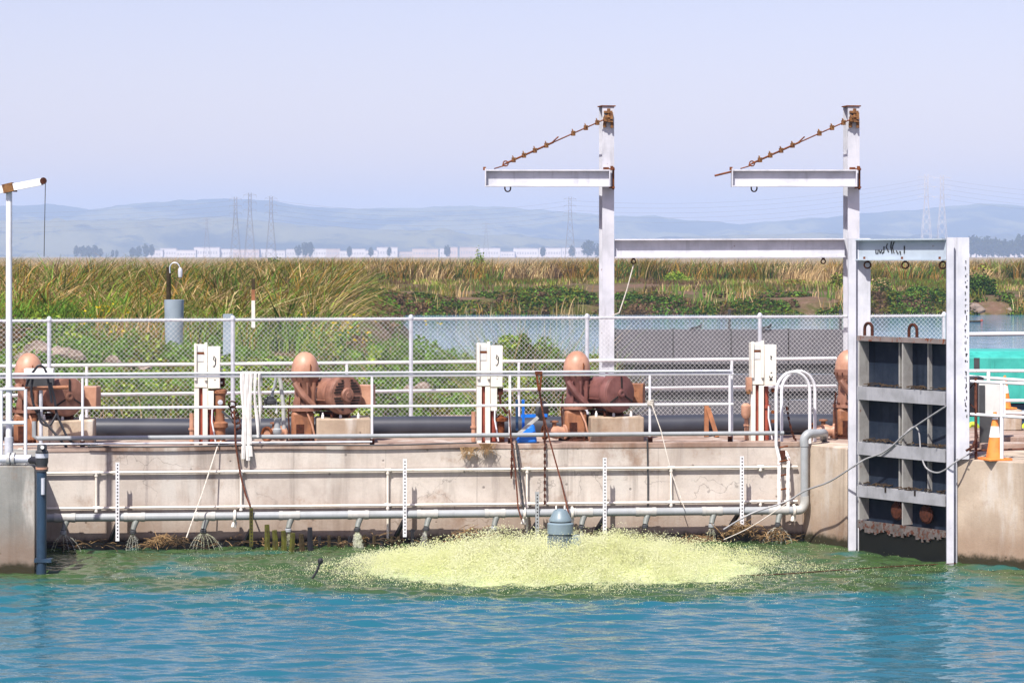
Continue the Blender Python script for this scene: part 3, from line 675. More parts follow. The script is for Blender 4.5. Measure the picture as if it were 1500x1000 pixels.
for zt_ in (2.41, 1.575, .91):
    for i in range(42):
        c = Vector((rr.uniform(x0 + .05, x1 - .05), rr.uniform(-nd + .02, -.03), zt_ + rr.uniform(.0, .03))); a_ = rr.uniform(0, 3.1); l = rr.uniform(.02, .09)
        b.bar(c - Vector((math.cos(a_), math.sin(a_), 0)) * l, c + Vector((math.cos(a_), math.sin(a_), .25)) * l, .014, .012)
b.build('debris', M['twig'], t, smooth=False, kind='stuff')
MB().b2((x0, -nd + .03, -.5), (x1, .02, .275)).build('bottom_seal', M['wet'], t, smooth=False)
lug = t

o = MB().tube([at(1271, 392, 39.0), at(1268, 440, 39.0), at(1266, 478, 39.05)], .014, 6).build('lifting_cable', M['cablegrey']); tag(o, 'lifting cable hanging from gate frame beam to gate lug', 'cable')

# ------------------------------------------------------------------ pumps
def make_pump(kind, px, label):
    v = 1.25; u = uon(px, v)
    t = thing('drainage_pump', label, 'pump', fr(u, v, DECK - .01), TH, 'drainage pumps on the deck')
    body = M['brown'] if kind != 'maroon' else M['mauve']
    MB().lathe([(.30, 0), (.30, .035), (.27, .04)], n=20).build('base_flange', M['rustdark'], t)
    b = MB(); b.b2((-.22, -.2, .04), (.14, .22, .5)); b.build('pedestal', M['orange'], t, bevel=.05)
    MB().b2((-.145, -.205, .05), (-.02, -.199, .3)).build('pedestal_opening', M['rustdark'], t)
    b = MB(); b.lathe([(.26, .505), (.26, .55), (.2, .555)], n=18); b.build('pedestal_flange', M['brown'], t)
    b = MB(); b.lathe([(.19, .55), (.2, .62), (.17, .72), (.17, .9), (.21, .98), (.225, 1.03)], n=22); b.build('gear_casing', body, t)
    for k in range(4):
        a = -2.0 + k * .55; c = Vector((math.cos(a) * .19, math.sin(a) * .19, .6))
        MB().bar(c, c + Vector((math.cos(a) * .02, math.sin(a) * .02, .36)), .03, .08, up=(math.cos(a), math.sin(a), 0)).build('casing_rib', body, t)
    MB().lathe([(.228, 1.031), (.232, 1.06), (.232, 1.12), (.222, 1.13)], n=26).build('dome_collar', M['brown'], t)
    b = MB(); b.lathe([(.221, 1.131), (.219, 1.17), (.208, 1.24), (.183, 1.31), (.14, 1.375), (.085, 1.42), (.03, 1.436), (0, 1.437)], n=28); b.build('dome_cover', M['tan'], t)
    b = MB(); b.box((.08, -.213, 1.2), (.016, .012, .1)); b.build('dome_seam', M['rust'], t)
    ax = Vector((.56, -.83, 0)).normalized()
    c0 = Vector((.2, .27, .77))
    b = MB(); b.cyl((0, 0, .77), c0, .13, n=16); b.lathe([(.13, 0), (.15, .05), (.14, .1), (.2, .13), (.2, .17), (.15, .18)], c0, ax, 20); b.build('drive_neck', body, t)
    b = MB(); p0, p1 = Vector((-.17, -.17, .95)), Vector((.14, -.2, .58)); b.tube([p0, p0.lerp(p1, .5) + Vector((-.03, -.05, .0)), p1], [.05, .06, .05], 8); b.build('casing_arm', body, t)
    m0 = c0 + ax * .18
    b = MB(); b.lathe([(.20, 0), (.25, .015), (.255, .03), (.255, .40), (.27, .41), (.30, .43), (.315, .46), (.315, .58), (.305, .60)], m0, ax, 30); mo = b.build('motor', body if kind != 'slatted' else M['brown'], t)
    b = MB()
    for k in range(9):                                            # cooling fins along the frame
        a = R(200 + k * 17.5); d_ = Vector((-ax.y, ax.x, 0)) * math.cos(a) + Vector((0, 0, 1)) * math.sin(a)
        b.bar(m0 + d_ * .262 + ax * .05, m0 + d_ * .262 + ax * .38, .012, .02, up=tuple(d_))
    b.build('cooling_fin', body, t, smooth=False)
    fc = m0 + ax * .603
    sx = Vector((-ax.y, ax.x, 0)); up = Vector((0, 0, 1))
    if kind == 'slatted':
        MB().lathe([(.302, 0), (.296, .012), (.27, .018), (.0, .02)], fc, ax, 30).build('fan_cover', M['brown'], t)
        for k in range(-5, 6):
            if k == 0: continue
            z = k * .046
            for sg in (-1, 1):
                hw = math.sqrt(max(.255 ** 2 - z * z, 0)); ia = max(.07, math.sqrt(max(.12 ** 2 - z * z, 0)) + .01)
                if hw - ia < .03: continue
                c = fc + ax * .0215 + up * z + sx * sg * (hw + ia) / 2
                MB().bar(c - sx * (hw - ia) / 2, c + sx * (hw - ia) / 2, .02, .02, up=tuple(ax.cross(sx))).build('vent_slot', M['slot'], t)
        MB().lathe([(.115, .0), (.115, .03), (.1, .045), (.05, .05), (.045, .06), (0, .06)], fc + ax * .018, ax, 22).build('hub', M['brown'], t)
    else:
        MB().lathe([(.302, 0), (.295, .025), (.26, .04), (.0, .05)], fc, ax, 30).build('fan_cover', body, t)
        for k in range(3):
            a = R(90 + 120 * k); d_ = sx * math.cos(a) + up * math.sin(a)
            c = fc + ax * .045; MB().bar(c + d_ * .09, c + d_ * .27 - ax * .006, .022, .03, up=tuple(ax)).build('cover_groove', M['slot'], t)
        MB().lathe([(.07, 0), (.07, .02), (.045, .03), (.04, .03), (.0, .012)], fc + ax * .046, ax, 18).build('hub', body, t)
    bx = c0 + ax * .48 + Vector((.42, .16, .0))
    b = MB(); b.box(bx + Vector((.08, 0, -.03)), (.26, .2, .34), R(-20)); b.build('terminal_box', M['tan'] if kind != 'maroon' else M['orange'], t, bevel=.012)
    MB().cyl(m0 + ax * .3 + up * .24, m0 + ax * .3 + up * .33, .025).build('lifting_eye', body, t)
    b = MB()
    q0 = m0 + ax * .1; 
    b.box(q0 + Vector((.1, -.05, -.3)), (.5, .3, .03), math.atan2(ax.y, ax.x))
    for k in (-.16, .2): b.box(q0 + Vector((.1, -.05, -.345)) + ax * k, (.06, .3, .06), math.atan2(ax.y, ax.x))
    b.build('mounting_foot', M['rustdark'], t)
    b = MB()
    for k in range(14): a = 2 * math.pi * k / 14; b.cyl((math.cos(a) * .232, math.sin(a) * .232, 1.035), (math.cos(a) * .232, math.sin(a) * .232, 1.075), .013, n=6)
    for k in range(10): a = 2 * math.pi * k / 10; b.cyl((math.cos(a) * .235, math.sin(a) * .235, .551), (math.cos(a) * .235, math.sin(a) * .235, .585), .016, n=6)
    for k in range(10): a = 2 * math.pi * k / 10; b.cyl((math.cos(a) * .285, math.sin(a) * .285, .036), (math.cos(a) * .285, math.sin(a) * .285, .075), .016, n=6)
    b.build('flange_bolts', M['rustdark'], t, smooth=False, kind='stuff')
    b = MB(); b.tube([(.02, -.2, .5), (.1, -.3, .3), (.16, -.3, .05), (.17, -.28, .01)], .016, 6); b.build('oil_line', M['tan'], t)
    b = MB(); b.tube([(-.24, -.12, .75), (-.27, -.16, .5), (-.25, -.2, .12)], .014, 6); b.build('drain_hose', M['rustdark'], t)
    # plinth
    b = MB(); b.b2((.17, -.42, 0), (1.03, .36, .40)); b.build('concrete_plinth', M['block'], t, bevel=.025)
    for k in range(5): MB().lathe([(.022, 0), (.022, .05), (.012, .06), (.012, .09)], (.27 + .14 * k, -.33, .40), n=8).build('anchor_bolt', M['rustdark'] if k % 2 else M['white_rusty'], t)
    if kind == 'slatted':
        np_ = m0 + ax * .1; dd = (Vector((-ax.y, ax.x, 0)) * -1).normalized()
        c = np_ + Vector((-.83, -.56, 0)).normalized() * .262
        b = MB()
        for k in range(6):
            pass
        for k in range(5):
            a = R(-18 + k * 9); nn = Vector((-.83, -.56, 0)).normalized() * math.cos(a) + up * math.sin(a); c = np_ + nn * .268
            b.bar(c - ax * .055, c + ax * .055, .044, .004, up=tuple(nn))
        b.build('nameplate', M['plate'], t, smooth=False)
    return t
make_pump('slatted', 447, 'brown domed drainage pump with horizontally slatted motor fan cover and white nameplate')
make_pump('maroon', 845, 'rusty domed drainage pump with maroon motor behind the chains and aerator')
make_pump('tan', 42, 'domed drainage pump with blank motor cover draped in black cables')
make_pump('tan', 1243, 'tan domed drainage pump half hidden behind sluice gate frame post')

# rusty valves and pipe ends lying beside the pumps
def make_valve(p, label, rz=0):
    t = thing('check_valve', label, 'valve', p, rz, 'rusty valves between the pumps')
    b = MB(); b.lathe([(.1, 0), (.1, .03), (.07, .035), (.09, .12), (.11, .2), (.08, .28), (.08, .31), (.12, .315), (.12, .345)], (-.16, 0, .14), (1, 0, 0), 16); b.build('body', M['tan'], t)
    b = MB(); b.ring((-.17, 0, .14), (1, 0, 0), .105, .022, 16, 6); b.build('flange', M['rust'], t)
    b = MB(); b.cyl((0, 0, .2), (0, 0, .31), .035); b.lathe([(.07, 0), (.07, .02), (0, .03)], (0, 0, .3)); b.build('bonnet', M['orange'], t)
    return t
va = make_valve(fr(uon(812, 1.0), 1.0, DECK), 'peach coloured flanged valve lying below the maroon pump', TH + .3)
copy_tree(va, fr(uon(1206, .9), .9, DECK), 'peach coloured flanged valve beside the ladder hoops', TH - .3)
copy_tree(va, fr(uon(402, 1.1), 1.1, DECK), 'peach coloured flanged valve beneath the hanging grey hose', TH + .8)

# ------------------------------------------------------------------ valve actuator cabinets
def make_cabinet(px, label, first, marks, extra):
    v = .9; u = uon(px, v); p = fr(u, v, DECK)
    t = thing('valve_actuator', label, 'valve actuator', p, TH, 'cream valve actuators')
    for xa, xb in ((-.205, -.13), (-.075, .005)):
        MB().b2((xa, -.09, -.02), (xb, .09, 0.885)).build('leg', M['cream'], t, bevel=.006)
    b = MB(); b.b2((-.205, -.1, .89), (.0, .1, 1.565)); b.build('yoke', M['cream'], t, bevel=.008)
    b = MB(); b.b2((-.205, -.135, 1.0), (-.165, -.101, 1.58)); b.b2((-.045, -.135, 1.0), (0.0, -.101, 1.6)); b.build('yoke_edge', M['cream'], t, bevel=.006)
    for z0, z1 in ((1.45, 1.52), (1.3, 1.41)): MB().b2((-.158, -.108, z0), (-.055, -.1015, z1)).build('window_slot', M['boxgrey'], t, smooth=False)
    MB().b2((-.158, -.112, 1.415), (-.052, -.103, 1.445)).build('slot_rim', M['rust'], t, smooth=False)
    b = MB(); b.b2((.006, -.14, .875), (.2, .12, 1.53)); b.build('control_box', M['cream'], t, bevel=.01)
    for z in (.96, 1.18, 1.4): MB().cyl((.2, -.05, z), (.235, -.05, z), .018, n=8).build('hinge_pin', M['cream'], t)
    MB().cyl((-.105, 0, 0.0), (-.105, 0, .88), .035).build('stem', M['redprimer'], t)
    b = MB(); b.lathe([(.05, 0), (.05, .5), (.075, .51), (.075, .55), (.045, .56), (.04, .86)], (.06, .02, 0), n=14); b.build('cylinder', M['redprimer'], t)
    MB().tube([(.075, -.12, .55), (.07, -.13, .36), (.1, -.14, .2), (.13, -.13, .02)], .013, 6).build('hose', M['white'], t)
    b = MB(); b.tube([(-.25, .06, 0), (-.25, .06, .48)], .035, 10); b.lathe([(.05, 0), (.05, .03)], (-.25, .06, .22), n=10); b.build('side_pipe', M['tan'], t)
    if extra == 'valve':
        b = MB(); b.lathe([(.12, 0), (.12, .03), (.09, .04), (.09, .22), (.13, .25), (.13, .31), (.08, .34), (.07, .5), (.09, .56), (.09, .76), (.115, .78), (.115, .83), (.05, .85)], (.19, -.02, 0.02), n=18); b.build('valve_body', M['orange'], t)
        MB().lathe([(.04, 0), (.04, .02), (0, .025)], (.2, -.11, .66), (0, -1, 0)).build('gauge', M['galv'], t)
        MB().b2((.01, -.13, .55), (.1, -.02, .84)).build('junction_box', M['cream'], t, bevel=.005)
        b = MB(); b.box((.22, .03, 1.0), (.1, .1, .2)); b.build('rear_bracket', M['rustdark'], t)
    elif extra == 'box':
        MB().b2((.01, -.13, .5), (.11, -.02, .86)).build('junction_box', M['cream'], t, bevel=.005)
        b = MB(); b.lathe([(.06, 0), (.06, .32), (.12, .33), (.12, .38), (.05, .4), (.05, .42)], (.18, 0, .0), n=14); b.build('valve_body', M['rust'], t)
        b = MB(); b.box((.16, -.05, .8), (.1, .08, .1)); b.tube([(.15, -.08, .78), (.17, -.1, .6), (.27, -.1, .45)], .02, 6); b.build('linkage', M['rustdark'], t)
    else:
        b = MB(); b.box((-.24, -.08, .9), (.09, .09, .22)); b.build('rear_bracket', M['tan'], t)
        b = MB(); b.lathe([(.05, 0), (.08, .06), (.08, .2), (.04, .24)], (-.27, .0, .35), n=12); b.build('accumulator', M['tan'], t)
        MB().box((-.25, -.1, .78), (.06, .05, .07)).build('tag', M['yellowrust'], t)
        for k in (.3, .45, .8): MB().box((.16, -.05, k), (.05, .06, .05)).build('clip', M['rust'], t)
    b = MB()
    for st in marks: b.tube([(.006 + .194 * x, -.1415, .875 + .655 * y) for x, y in st], .0085, 4)
    b.build('marking', M['mark'], t, kind='stuff', smooth=False)
    return t
nine = [[(.62, .72), (.5, .78), (.45, .70), (.58, .66), (.64, .72), (.62, .58), (.5, .52), (.42, .54)]]
make_cabinet(304, 'cream valve actuator with an orange valve body, beside draped white hoses', 0, nine + [[(.4, .3), (.5, .31)], [(.55, .2), (.6, .22)]], 'valve')
make_cabinet(717, 'cream valve actuator with rusty linkage, standing left of blue tub', 0, nine + [[(.45, .3), (.6, .32), (.58, .26)], [(.5, .2), (.55, .2)]], 'box')
make_cabinet(1117, 'cream valve actuator on two bare legs near the ladder hoops', 0, [[(.45, .72), (.6, .72), (.5, .66), (.6, .64)], [(.5, .32), (.62, .32)], [(.4, .14), (.65, .14)], [(.52, .14), (.4, .24)], [(.52, .14), (.65, .23)]], 'bare')

# black discharge pipe along the deck
vp = 2.15
o = MB().tube([fr(uon(px, vp), vp, DECK + .165 + .01 * math.sin(px * .013)) for px in range(-60, 1300, 40)], .165, 20).build('discharge_pipe', M['blackpipe']); tag(o, 'thick black plastic discharge pipe lying along the deck behind pumps', 'pipe')
b = MB(); p = fr(uon(1040, 1.7), 1.7, DECK)
t = thing('timber_chock', 'orange timber chock wedged against the thick black pipe', 'timber', p, TH)
MB().bar((-.06, 0, 0), (-.04, .1, .5), .07, .05, up=(0, 1, 0)).build('upright', M['timber'], t); MB().bar((.1, -.1, 0), (-.02, .06, .46), .07, .05, up=(0, 1, 0)).build('brace', M['timber'], t)

# ------------------------------------------------------------------ hanging hoses and rail clutter
def drape(pxs, y0, y1, label, wd, group):
    t = thing('canvas_hose', label, 'hose', atv(pxs[0][0], y0, .1), 0, group)
    for px0, px1, yb in pxs:
        a_ = atv(px0, y0, .10); e_ = atv(px1, yb, .05 if yb < 640 else -.09); N = 12; b = MB()
        pts = []
        for i in range(N + 1):
            k = i / N; p = a_.lerp(e_, k); p.y += .02 * math.sin(k * 9 + px0); p.x += .012 * math.sin(k * 6 + px0); pts.append(p)
        pts = [a_ + Vector((0, .12, -.2)), a_ + Vector((0, .08, .03))] + pts
        V_, F_ = [], []
        for i, p in enumerate(pts):                                # a flattened tube
            w_ = wd * (.85 + .15 * math.sin(i * .8 + px1)); tt = .012
            V_ += [p + Vector((-w_ / 2, 0, 0)), p + Vector((0, -tt - .006, 0)), p + Vector((w_ / 2, 0, 0)), p + Vector((0, tt, 0))]
        for i in range(len(pts) - 1):
            for k in range(4): a2, b2_ = i * 4 + k, i * 4 + (k + 1) % 4; F_.append((a2, b2_, b2_ + 4, a2 + 4))
        F_.append(tuple(range(len(V_) - 4, len(V_)))); b.add(V_, F_); b.build('hose_fold', M['canvas'], t, world=True)
    return t
drape([(356, 357, 672), (361, 363, 674), (366, 366, 668)], 547, 672, 'long flattened white canvas hose draped in folds over the front railing', .075, 'white hoses over the railing')
drape([(373, 377, 640), (381, 379, 636)], 547, 640, 'shorter white canvas hose looped over railing beside the long one', .05, 'white hoses over the railing')
t = thing('hose_valve', 'grey pipe and black valve fitting behind the white hoses', 'valve', fr(uon(410, .35), .35, DECK))
q = lambda px, py: atv(px, py, .35)
MB().tube([q(405, 549), q(402, 565), q(398, 580)], .022, 8).build('riser', M['greypvc'], t, world=True)
MB().tube([q(408, 548), q(411, 560), q(415, 595), q(416, 628)], .032, 10).build('grey_hose', M['greypvc_light'], t, world=True)
b = MB(); b.lathe([(.08, 0), (.1, .02), (.1, .06), (.06, .08), (.06, .12)], q(396, 592), n=14); b.box(q(396, 586), (.2, .1, .05), TH); b.build('valve_body', M['dark'], t, world=True)
b = MB(); b.tube([q(388, 592), q(391, 584), q(398, 582), q(404, 588), q(405, 605)], .02, 8); b.build('bend', M['boxgrey'], t, world=True)
b = MB(); b.lathe([(.05, 0), (.07, .03), (.07, .08), (.05, .1), (.05, .25)], q(406, 636), n=12); b.build('strainer', M['greypvc'], t, world=True)

# blue tub / handles
t = thing('wheelbarrow', 'bright blue wheelbarrow tipped on its nose behind the railing', 'wheelbarrow', fr(uon(775, .6), .6, DECK), TH)
b = MB(); V_ = [(-.22, -.1, 0), (.12, -.12, 0), (.14, .25, 0), (-.2, .28, 0), (-.1, -.05, .26), (.08, -.06, .3), (.1, .2, .3), (-.06, .22, .26)]
b.add(V_, [(3, 2, 1, 0), (4, 5, 6, 7), (0, 1, 5, 4), (1, 2, 6, 5), (2, 3, 7, 6), (3, 0, 4, 7)]); b.build('tray', M['blueplastic'], t, bevel=.04)
for x in (-.16, -.06): MB().bar((x - .02, .12, .2), (x - .05 + .02, .05, .68), .04, .05, up=(0, 1, 0)).build('handle', M['blueplastic'] if x > -.1 else M['bluedeep'], t)
MB().bar((-.12, .1, .42), (.3, .08, .43), .05, .05).build('cross_bar', M['blueplastic'], t)
MB().bar((-.24, -.2, .12), (.12, -.2, .42), .03, .05).build('leg', M['greypvc_light'], t)
b = MB(); b.lathe([(.13, -.04), (.16, -.03), (.16, .03), (.13, .04)], (.22, .12, .5), (.8, -.6, 0), 18); b.build('wheel', M['dark'], t)

# ropes, chains, cables
def chain(p0, p1, label, mat, sag=0.0, name='chain'):
    t = MB(); L = (p1 - p0).length; nl = int(L / .05); dirv = (p1 - p0).normalized()
    for i in range(nl):
        k = (i + .5) / nl; c = p0.lerp(p1, k) + Vector((0, 0, -sag * 4 * k * (1 - k))); t.bar(c - dirv * .03, c + dirv * .03, .034 if i % 2 else .014, .014 if i % 2 else .034)
    o = t.build(name, mat, smooth=False); tag(o, label, 'chain'); return o
t = thing('rail_hook', 'rusty iron clevis hooked over the front railing above aerator', 'hook', atv(790, 560, .1))
b = MB(); h = lambda px, py, v=.08: atv(px, py, v)
b.box(h(789, 546), (.11, .06, .05), TH); b.bar(h(786, 548), h(789, 572), .03, .03); b.bar(h(793, 548), h(791, 572), .03, .03); b.build('clevis', M['rust'], t, world=True)
MB().tube([h(790, 570), h(793, 590, .06), h(797, 618, .02), h(798, 640, -.05)], .018, 6).build('shank', M['rustdark'], t, world=True)
chain(atv(798, 640, -.06), atv(798, 738, -.1), 'rusty chain hanging straight down wall above aerator motor', M['rustdark'])
chain(atv(750, 645, -.06), atv(749, 700, -.1), 'short rusty chain end hanging beside the pale rope on wall', M['rustdark'])
chain(atv(756, 645, -.06), atv(767, 745, -.3), 'dark chain slanting down to the manifold left of aerator', M['dark'])
def rope(pts, r, mat, label, name='rope', cat='rope'):
    o = MB().tube(pts, r, 6).build(name, M[mat]); tag(o, label, cat); return o
rope([atv(746, 600, .1), atv(748, 640, -.05), atv(755, 690, -.12), atv(759, 744, -.3), atv(764, 760, -.42)], .014, 'ropered', 'rusty red rope hanging from railing post to the manifold')
rope([atv(792, 590, .06), atv(806, 648, -.1), atv(822, 705, -.4), atv(833, 752, -1.0)], .013, 'ropered', 'thin rust coloured rope running down to the aerator motor')
rope([atv(343, 600, .1), atv(345, 650, -.08), atv(352, 695, -.12), atv(360, 725, -.2), atv(367, 742, -.34)], .015, 'ropered', 'rusty rope hanging below the draped white hoses')
rope([atv(327, 640, .08), atv(318, 655, -.08), atv(297, 720, -.38), atv(273, 787, -.75)], .01, 'ropewhite', 'pale slanting pole leaning from deck edge down to water', 'pole', 'pole')
rope([atv(954, 590, .1), atv(968, 630, -.05), atv(983, 690, -.2), atv(1003, 745, -.36)], .008, 'ropewhite', 'pale rope tied to railing post slanting down the wall')
rope([atv(948, 642, -.03), atv(949, 700, -.03), atv(949, 745, -.03)], .012, 'dark', 'thin dark cable fixed straight down the concrete wall', 'cable', 'cable')
t = thing('railing_knot', 'knot of pale and rusty rope tied round railing post', 'rope', atv(953, 590, .1))
for k in range(4): MB().ring(atv(953, 588 + k * 2, .14), (.3 * (k - 1.5), .4, 1), .05, .012, 12, 5).build('coil', M['ropewhite'], t, world=True)
t = thing('railing_knot', 'tangle of rusty rope around post beside long white hose', 'rope', atv(345, 600, .1))
for k in range(6): MB().ring(atv(340 + 2 * k, 592 + k * 8, .1), (.6 * math.sin(k * 2), .7, .5 * math.cos(k)), .06, .013, 12, 5).build('coil', M['rustdark'], t, world=True)
MB().bar(atv(325, 602, .06), atv(346, 620, .06), .02, .03).build('bar', M['dark'], t, world=True)
# long grey cable from the wall foot across the wing wall to the gate
cp = [atv(1060, 775, -.5), atv(1100, 752, -.6), atv(1150, 735, -.6), at(1180, 718, 39.5), at(1215, 705, 39.0), at(1250, 683, 38.6), at(1268, 672, 38.5), at(1290, 664, 38.3), at(1308, 652, 38.1), at(1325, 636, 37.9), at(1350, 618, 37.6), at(1387, 594, 37.1)]
def smoothpts(P, n=5):
    out = []
    for i in range(len(P) - 1):
        a, b, c, d = P[max(i - 1, 0)], P[i], P[i + 1], P[min(i + 2, len(P) - 1)]
        for k in range(n):
            s = k / n; out.append(.5 * ((2 * b) + (c - a) * s + (2 * a - 5 * b + 4 * c - d) * s * s + (-a + 3 * b - 3 * c + d) * s ** 3))
    return out + [P[-1]]
rope(smoothpts(cp), .014, 'cablegrey', 'long grey cable crossing wing wall and sluice gate', 'cable', 'cable')
cp = [at(1325, 636, 37.85), at(1338, 625, 37.8), at(1346, 633, 37.75), at(1349, 662, 37.7), at(1356, 684, 37.5), at(1372, 692, 37.3), at(1387, 686, 37.1), at(1400, 676, 37.0), at(1428, 660, 37.1)]
rope(smoothpts(cp), .012, 'cablegrey', 'thin grey cable looping down the face of sluice gate', 'cable', 'cable')
cp = [at(1060, 790, 38.9), at(1095, 774, 38.9), at(1130, 752, 38.9), at(1155, 735, 38.9)]
rope(smoothpts(cp), .007, 'ropewhite', 'frayed pale rope trailing in the debris by the elbow pipe', 'rope', 'rope')
cp = [at(1080, 846, 35.6), at(1150, 842, 35.8), at(1240, 834, 36.3), at(1320, 826, 36.7), at(1400, 818, 37.0)]
for p in cp: p.z = .03
rope(smoothpts(cp), .008, 'rustdark', 'dark rope floating on green water towards the gate')
cp = [at(452, 854, 35.1), at(458, 846, 35.1), at(464, 836, 35.1), at(468, 826, 35.1)]
t = thing('water_weed_stick', 'bent black stick poking up from the water beside spray', 'stick', cp[0])
MB().tube(smoothpts(cp), .018, 6).build('stem', M['black'], t, world=True); MB().lathe([(.01, 0), (.035, .02), (.04, .06), (.015, .09)], cp[-1], (.3, 0, 1), 8).build('tip', M['black'], t, world=True)

# ------------------------------------------------------------------ manifold on the wall
VM = -.24
t = thing('pipe_manifold', 'long grey spray manifold pipe hung along wall above the water', 'pipe', fr(0, VM, .5))
ul, ur = uon(56, VM), uon(1166, VM)
MB().cyl(fr(ul, VM, .5), fr(ur, VM, .5), .062, n=16).build('main_pipe', M['greypvc'], t, world=True)
NZ = [95, 197, 300, 424, 525, 626, 725, 853, 946, 1043, 1140]
nzp = []
for i, px in enumerate(NZ):
    u = uon(px, VM); b = MB()
    for k in (-1, 1): b.cyl(fr(u + k * .13 - .03, VM, .5), fr(u + k * .13 + .03, VM, .5), .072, n=16)
    b.cyl(fr(u - .1, VM, .5), fr(u + .1, VM, .5), .067, n=16); b.build('coupling', M['greypvc_light'], t, world=True)
    b = MB(); b.tube([fr(u + .03, VM, .46), fr(u + .0, VM - .03, .38), fr(u - .02, VM - .06, .31)], [.05, .045, .04], 10); o = b.build('nozzle', M['nozzle'], t, world=True)
    b = MB(); b.lathe([(.035, 0), (.05, .01), (.05, .05), (.04, .06)], fr(u - .02, VM - .06, .25), n=10); b.build('nozzle_tip', M['dark'] if i % 3 else M['greypvc'], o, world=True)
    nzp.append(fr(u - .02, VM - .06, .25))
for px in (344, 768, 838, 1163):
    u = uon(px, VM); b = MB(); b.ring(fr(u, VM, .5), (CT, ST, 0), .08, .022, 16, 6); b.bar(fr(u, VM, .42), fr(u - .02, VM - .02, .33), .05, .06); b.build('pipe_clamp', M['pvcwhite'], t, world=True)
ue = uon(1172, VM)
MB().tube(smoothpts([fr(ur - .01, VM, .5), fr(ue + .02, VM, .515), fr(ue + .07, VM, .6), fr(ue + .07, VM, .72)], 6), .07, 16).build('elbow', M['greypvc_light'], t, world=True)
MB().cyl(fr(ue + .07, VM, .72), fr(ue + .07, VM, 1.5), .062, n=16).build('riser', M['greypvc'], t, world=True)
MB().tube(smoothpts([fr(ue + .07, VM, 1.5), fr(ue + .07, VM, 1.62), fr(ue + .14, VM + .02, 1.69), fr(ue + .25, VM + .1, 1.69)], 6), .07, 16).build('elbow', M['greypvc'], t, world=True)
MB().tube(smoothpts([fr(ue + .25, VM + .1, 1.69), fr(ue + .4, VM + .25, 1.69), fr(ue + .5, VM + .5, 1.66), fr(ue + .56, VM + .8, 1.56)], 5), .064, 14).build('feed_pipe', M['greypvc'], t, world=True)

VW = -.05
t = thing('wall_pipes', 'pair of thin weathered white pipes run along the concrete wall', 'pipe', fr(0, VW, .9))
for nm, z in (('upper_pipe', 1.165), ('lower_pipe', .625)):
    MB().cyl(fr(uon(62, VW), VW, z), fr(uon(1168, VW), VW, z), .021, n=10).build(nm, M['pvcwhite'], t, world=True)
for px, z0 in ((141, .62), (353, .62), (568, .1), (772, .1), (983, .55), (1114, .5)):
    u = uon(px, VW); o = MB().cyl(fr(u, VW, z0), fr(u, VW, 1.165 if px != 1114 else .62), .019, n=8).build('riser', M['pvcwhite'], t, world=True)
    for z in (1.165, .625): b = MB(); b.cyl(fr(u - .05, VW, z), fr(u + .05, VW, z), .03, n=10); b.cyl(fr(u, VW, z - .06), fr(u, VW, z), .028, n=10); b.build('tee_fitting', M['pvcwhite'], o, world=True)

VS = -.33
def strip(px, y0, y1, label, m):
    p0, p1 = atv(px, y0, VS), atv(px, y1, VS)
    t = thing('slotted_strut', label, 'bracket', p1, TH, 'slotted struts bracing the manifold')
    h_ = p0.z - p1.z; b = MB(); b.b2((-.028, 0, 0), (.028, .006, h_)); b.b2((-.028, .0065, 0), (-.022, .04, h_)); b.b2((.022, .0065, 0), (.028, .04, h_)); b.build('channel', M[m], t, smooth=False)
    b = MB(); k = .05
    while k < h_ - .03: b.b2((-.008, -.002, k), (.012, .003, k + .022)); k += .052
    b.build('slot', M['slot'], t, kind='stuff', smooth=False)
    MB().bar((-.01, .03, .25), (-.12, .3, -.02), .05, .05).build('strut_arm', M['black'], t)
strip(172, 677, 792, 'white slotted strut nearest the dark blue pipe', 'white'); strip(593, 672, 786, 'white slotted strut beside the row of wooden stakes', 'white')
strip(886, 670, 782, 'white slotted strut just beyond the grey aerator motor', 'white'); strip(1087, 668, 770, 'white slotted strut near the elbow pipe debris', 'white')
strip(368, 744, 800, 'mossy short slotted strut below the rusty rope', 'woodmoss'); strip(787, 720, 790, 'dark dirty slotted strut next to aerator motor', 'greypvc')

# ladder with hoop handrails
t = thing('wall_ladder', 'white steel ladder with arched hoop handrails at deck edge', 'ladder', fr(uon(1147, -.1), -.1, DECK))
for k, (du, dv) in enumerate(((0, 0), (.15, .30))):
    ub = uon(1137, -.12) + du; vb = -.12 + dv; P = []
    for i in range(17):
        a = math.pi * i / 16; P.append(fr(ub + .29 - .29 * math.cos(a), vb + .1 * (1 - math.cos(a)), 2.33 + .32 * math.sin(a)))
    P = [fr(ub, vb, 1.5)] + P + [fr(ub + .58, vb + .2, 1.5)]
    MB().tube(P, .026, 10).build('hoop_rail', M['white'], t, world=True)
    ul_ = uon(1141 + 13 * k, -.2); P = [fr(ub, vb, 1.5), fr(ub + .05, -.12, 1.3), fr(ul_, -.22, 1.15), fr(ul_, -.22, .55)]
    MB().tube(P, .026, 8).build('stile', M['white_rusty'], t, world=True)
for z in (1.5, 1.28, 1.06, .84, .62):
    MB().cyl(fr(uon(1141, -.2), -.22, z - .02), fr(uon(1154, -.2), -.2, z), .014, n=6).build('rung', M['rust'], t, world=True)
b = MB(); b.cyl(fr(uon(1146, -.1), .1, 1.4), fr(uon(1152, -.1), .05, 1.2), .03); b.box(fr(uon(1146, 0), -.02, 1.35), (.08, .06, .14)); b.build('wall_bracket', M['rustdark'], t, world=True)
chain(fr(uon(1152, .3), .3, 2.1), fr(uon(1166, .3), .3, 1.55), 'rusty safety chain hanging inside the ladder hoops', M['rustdark'], .1)

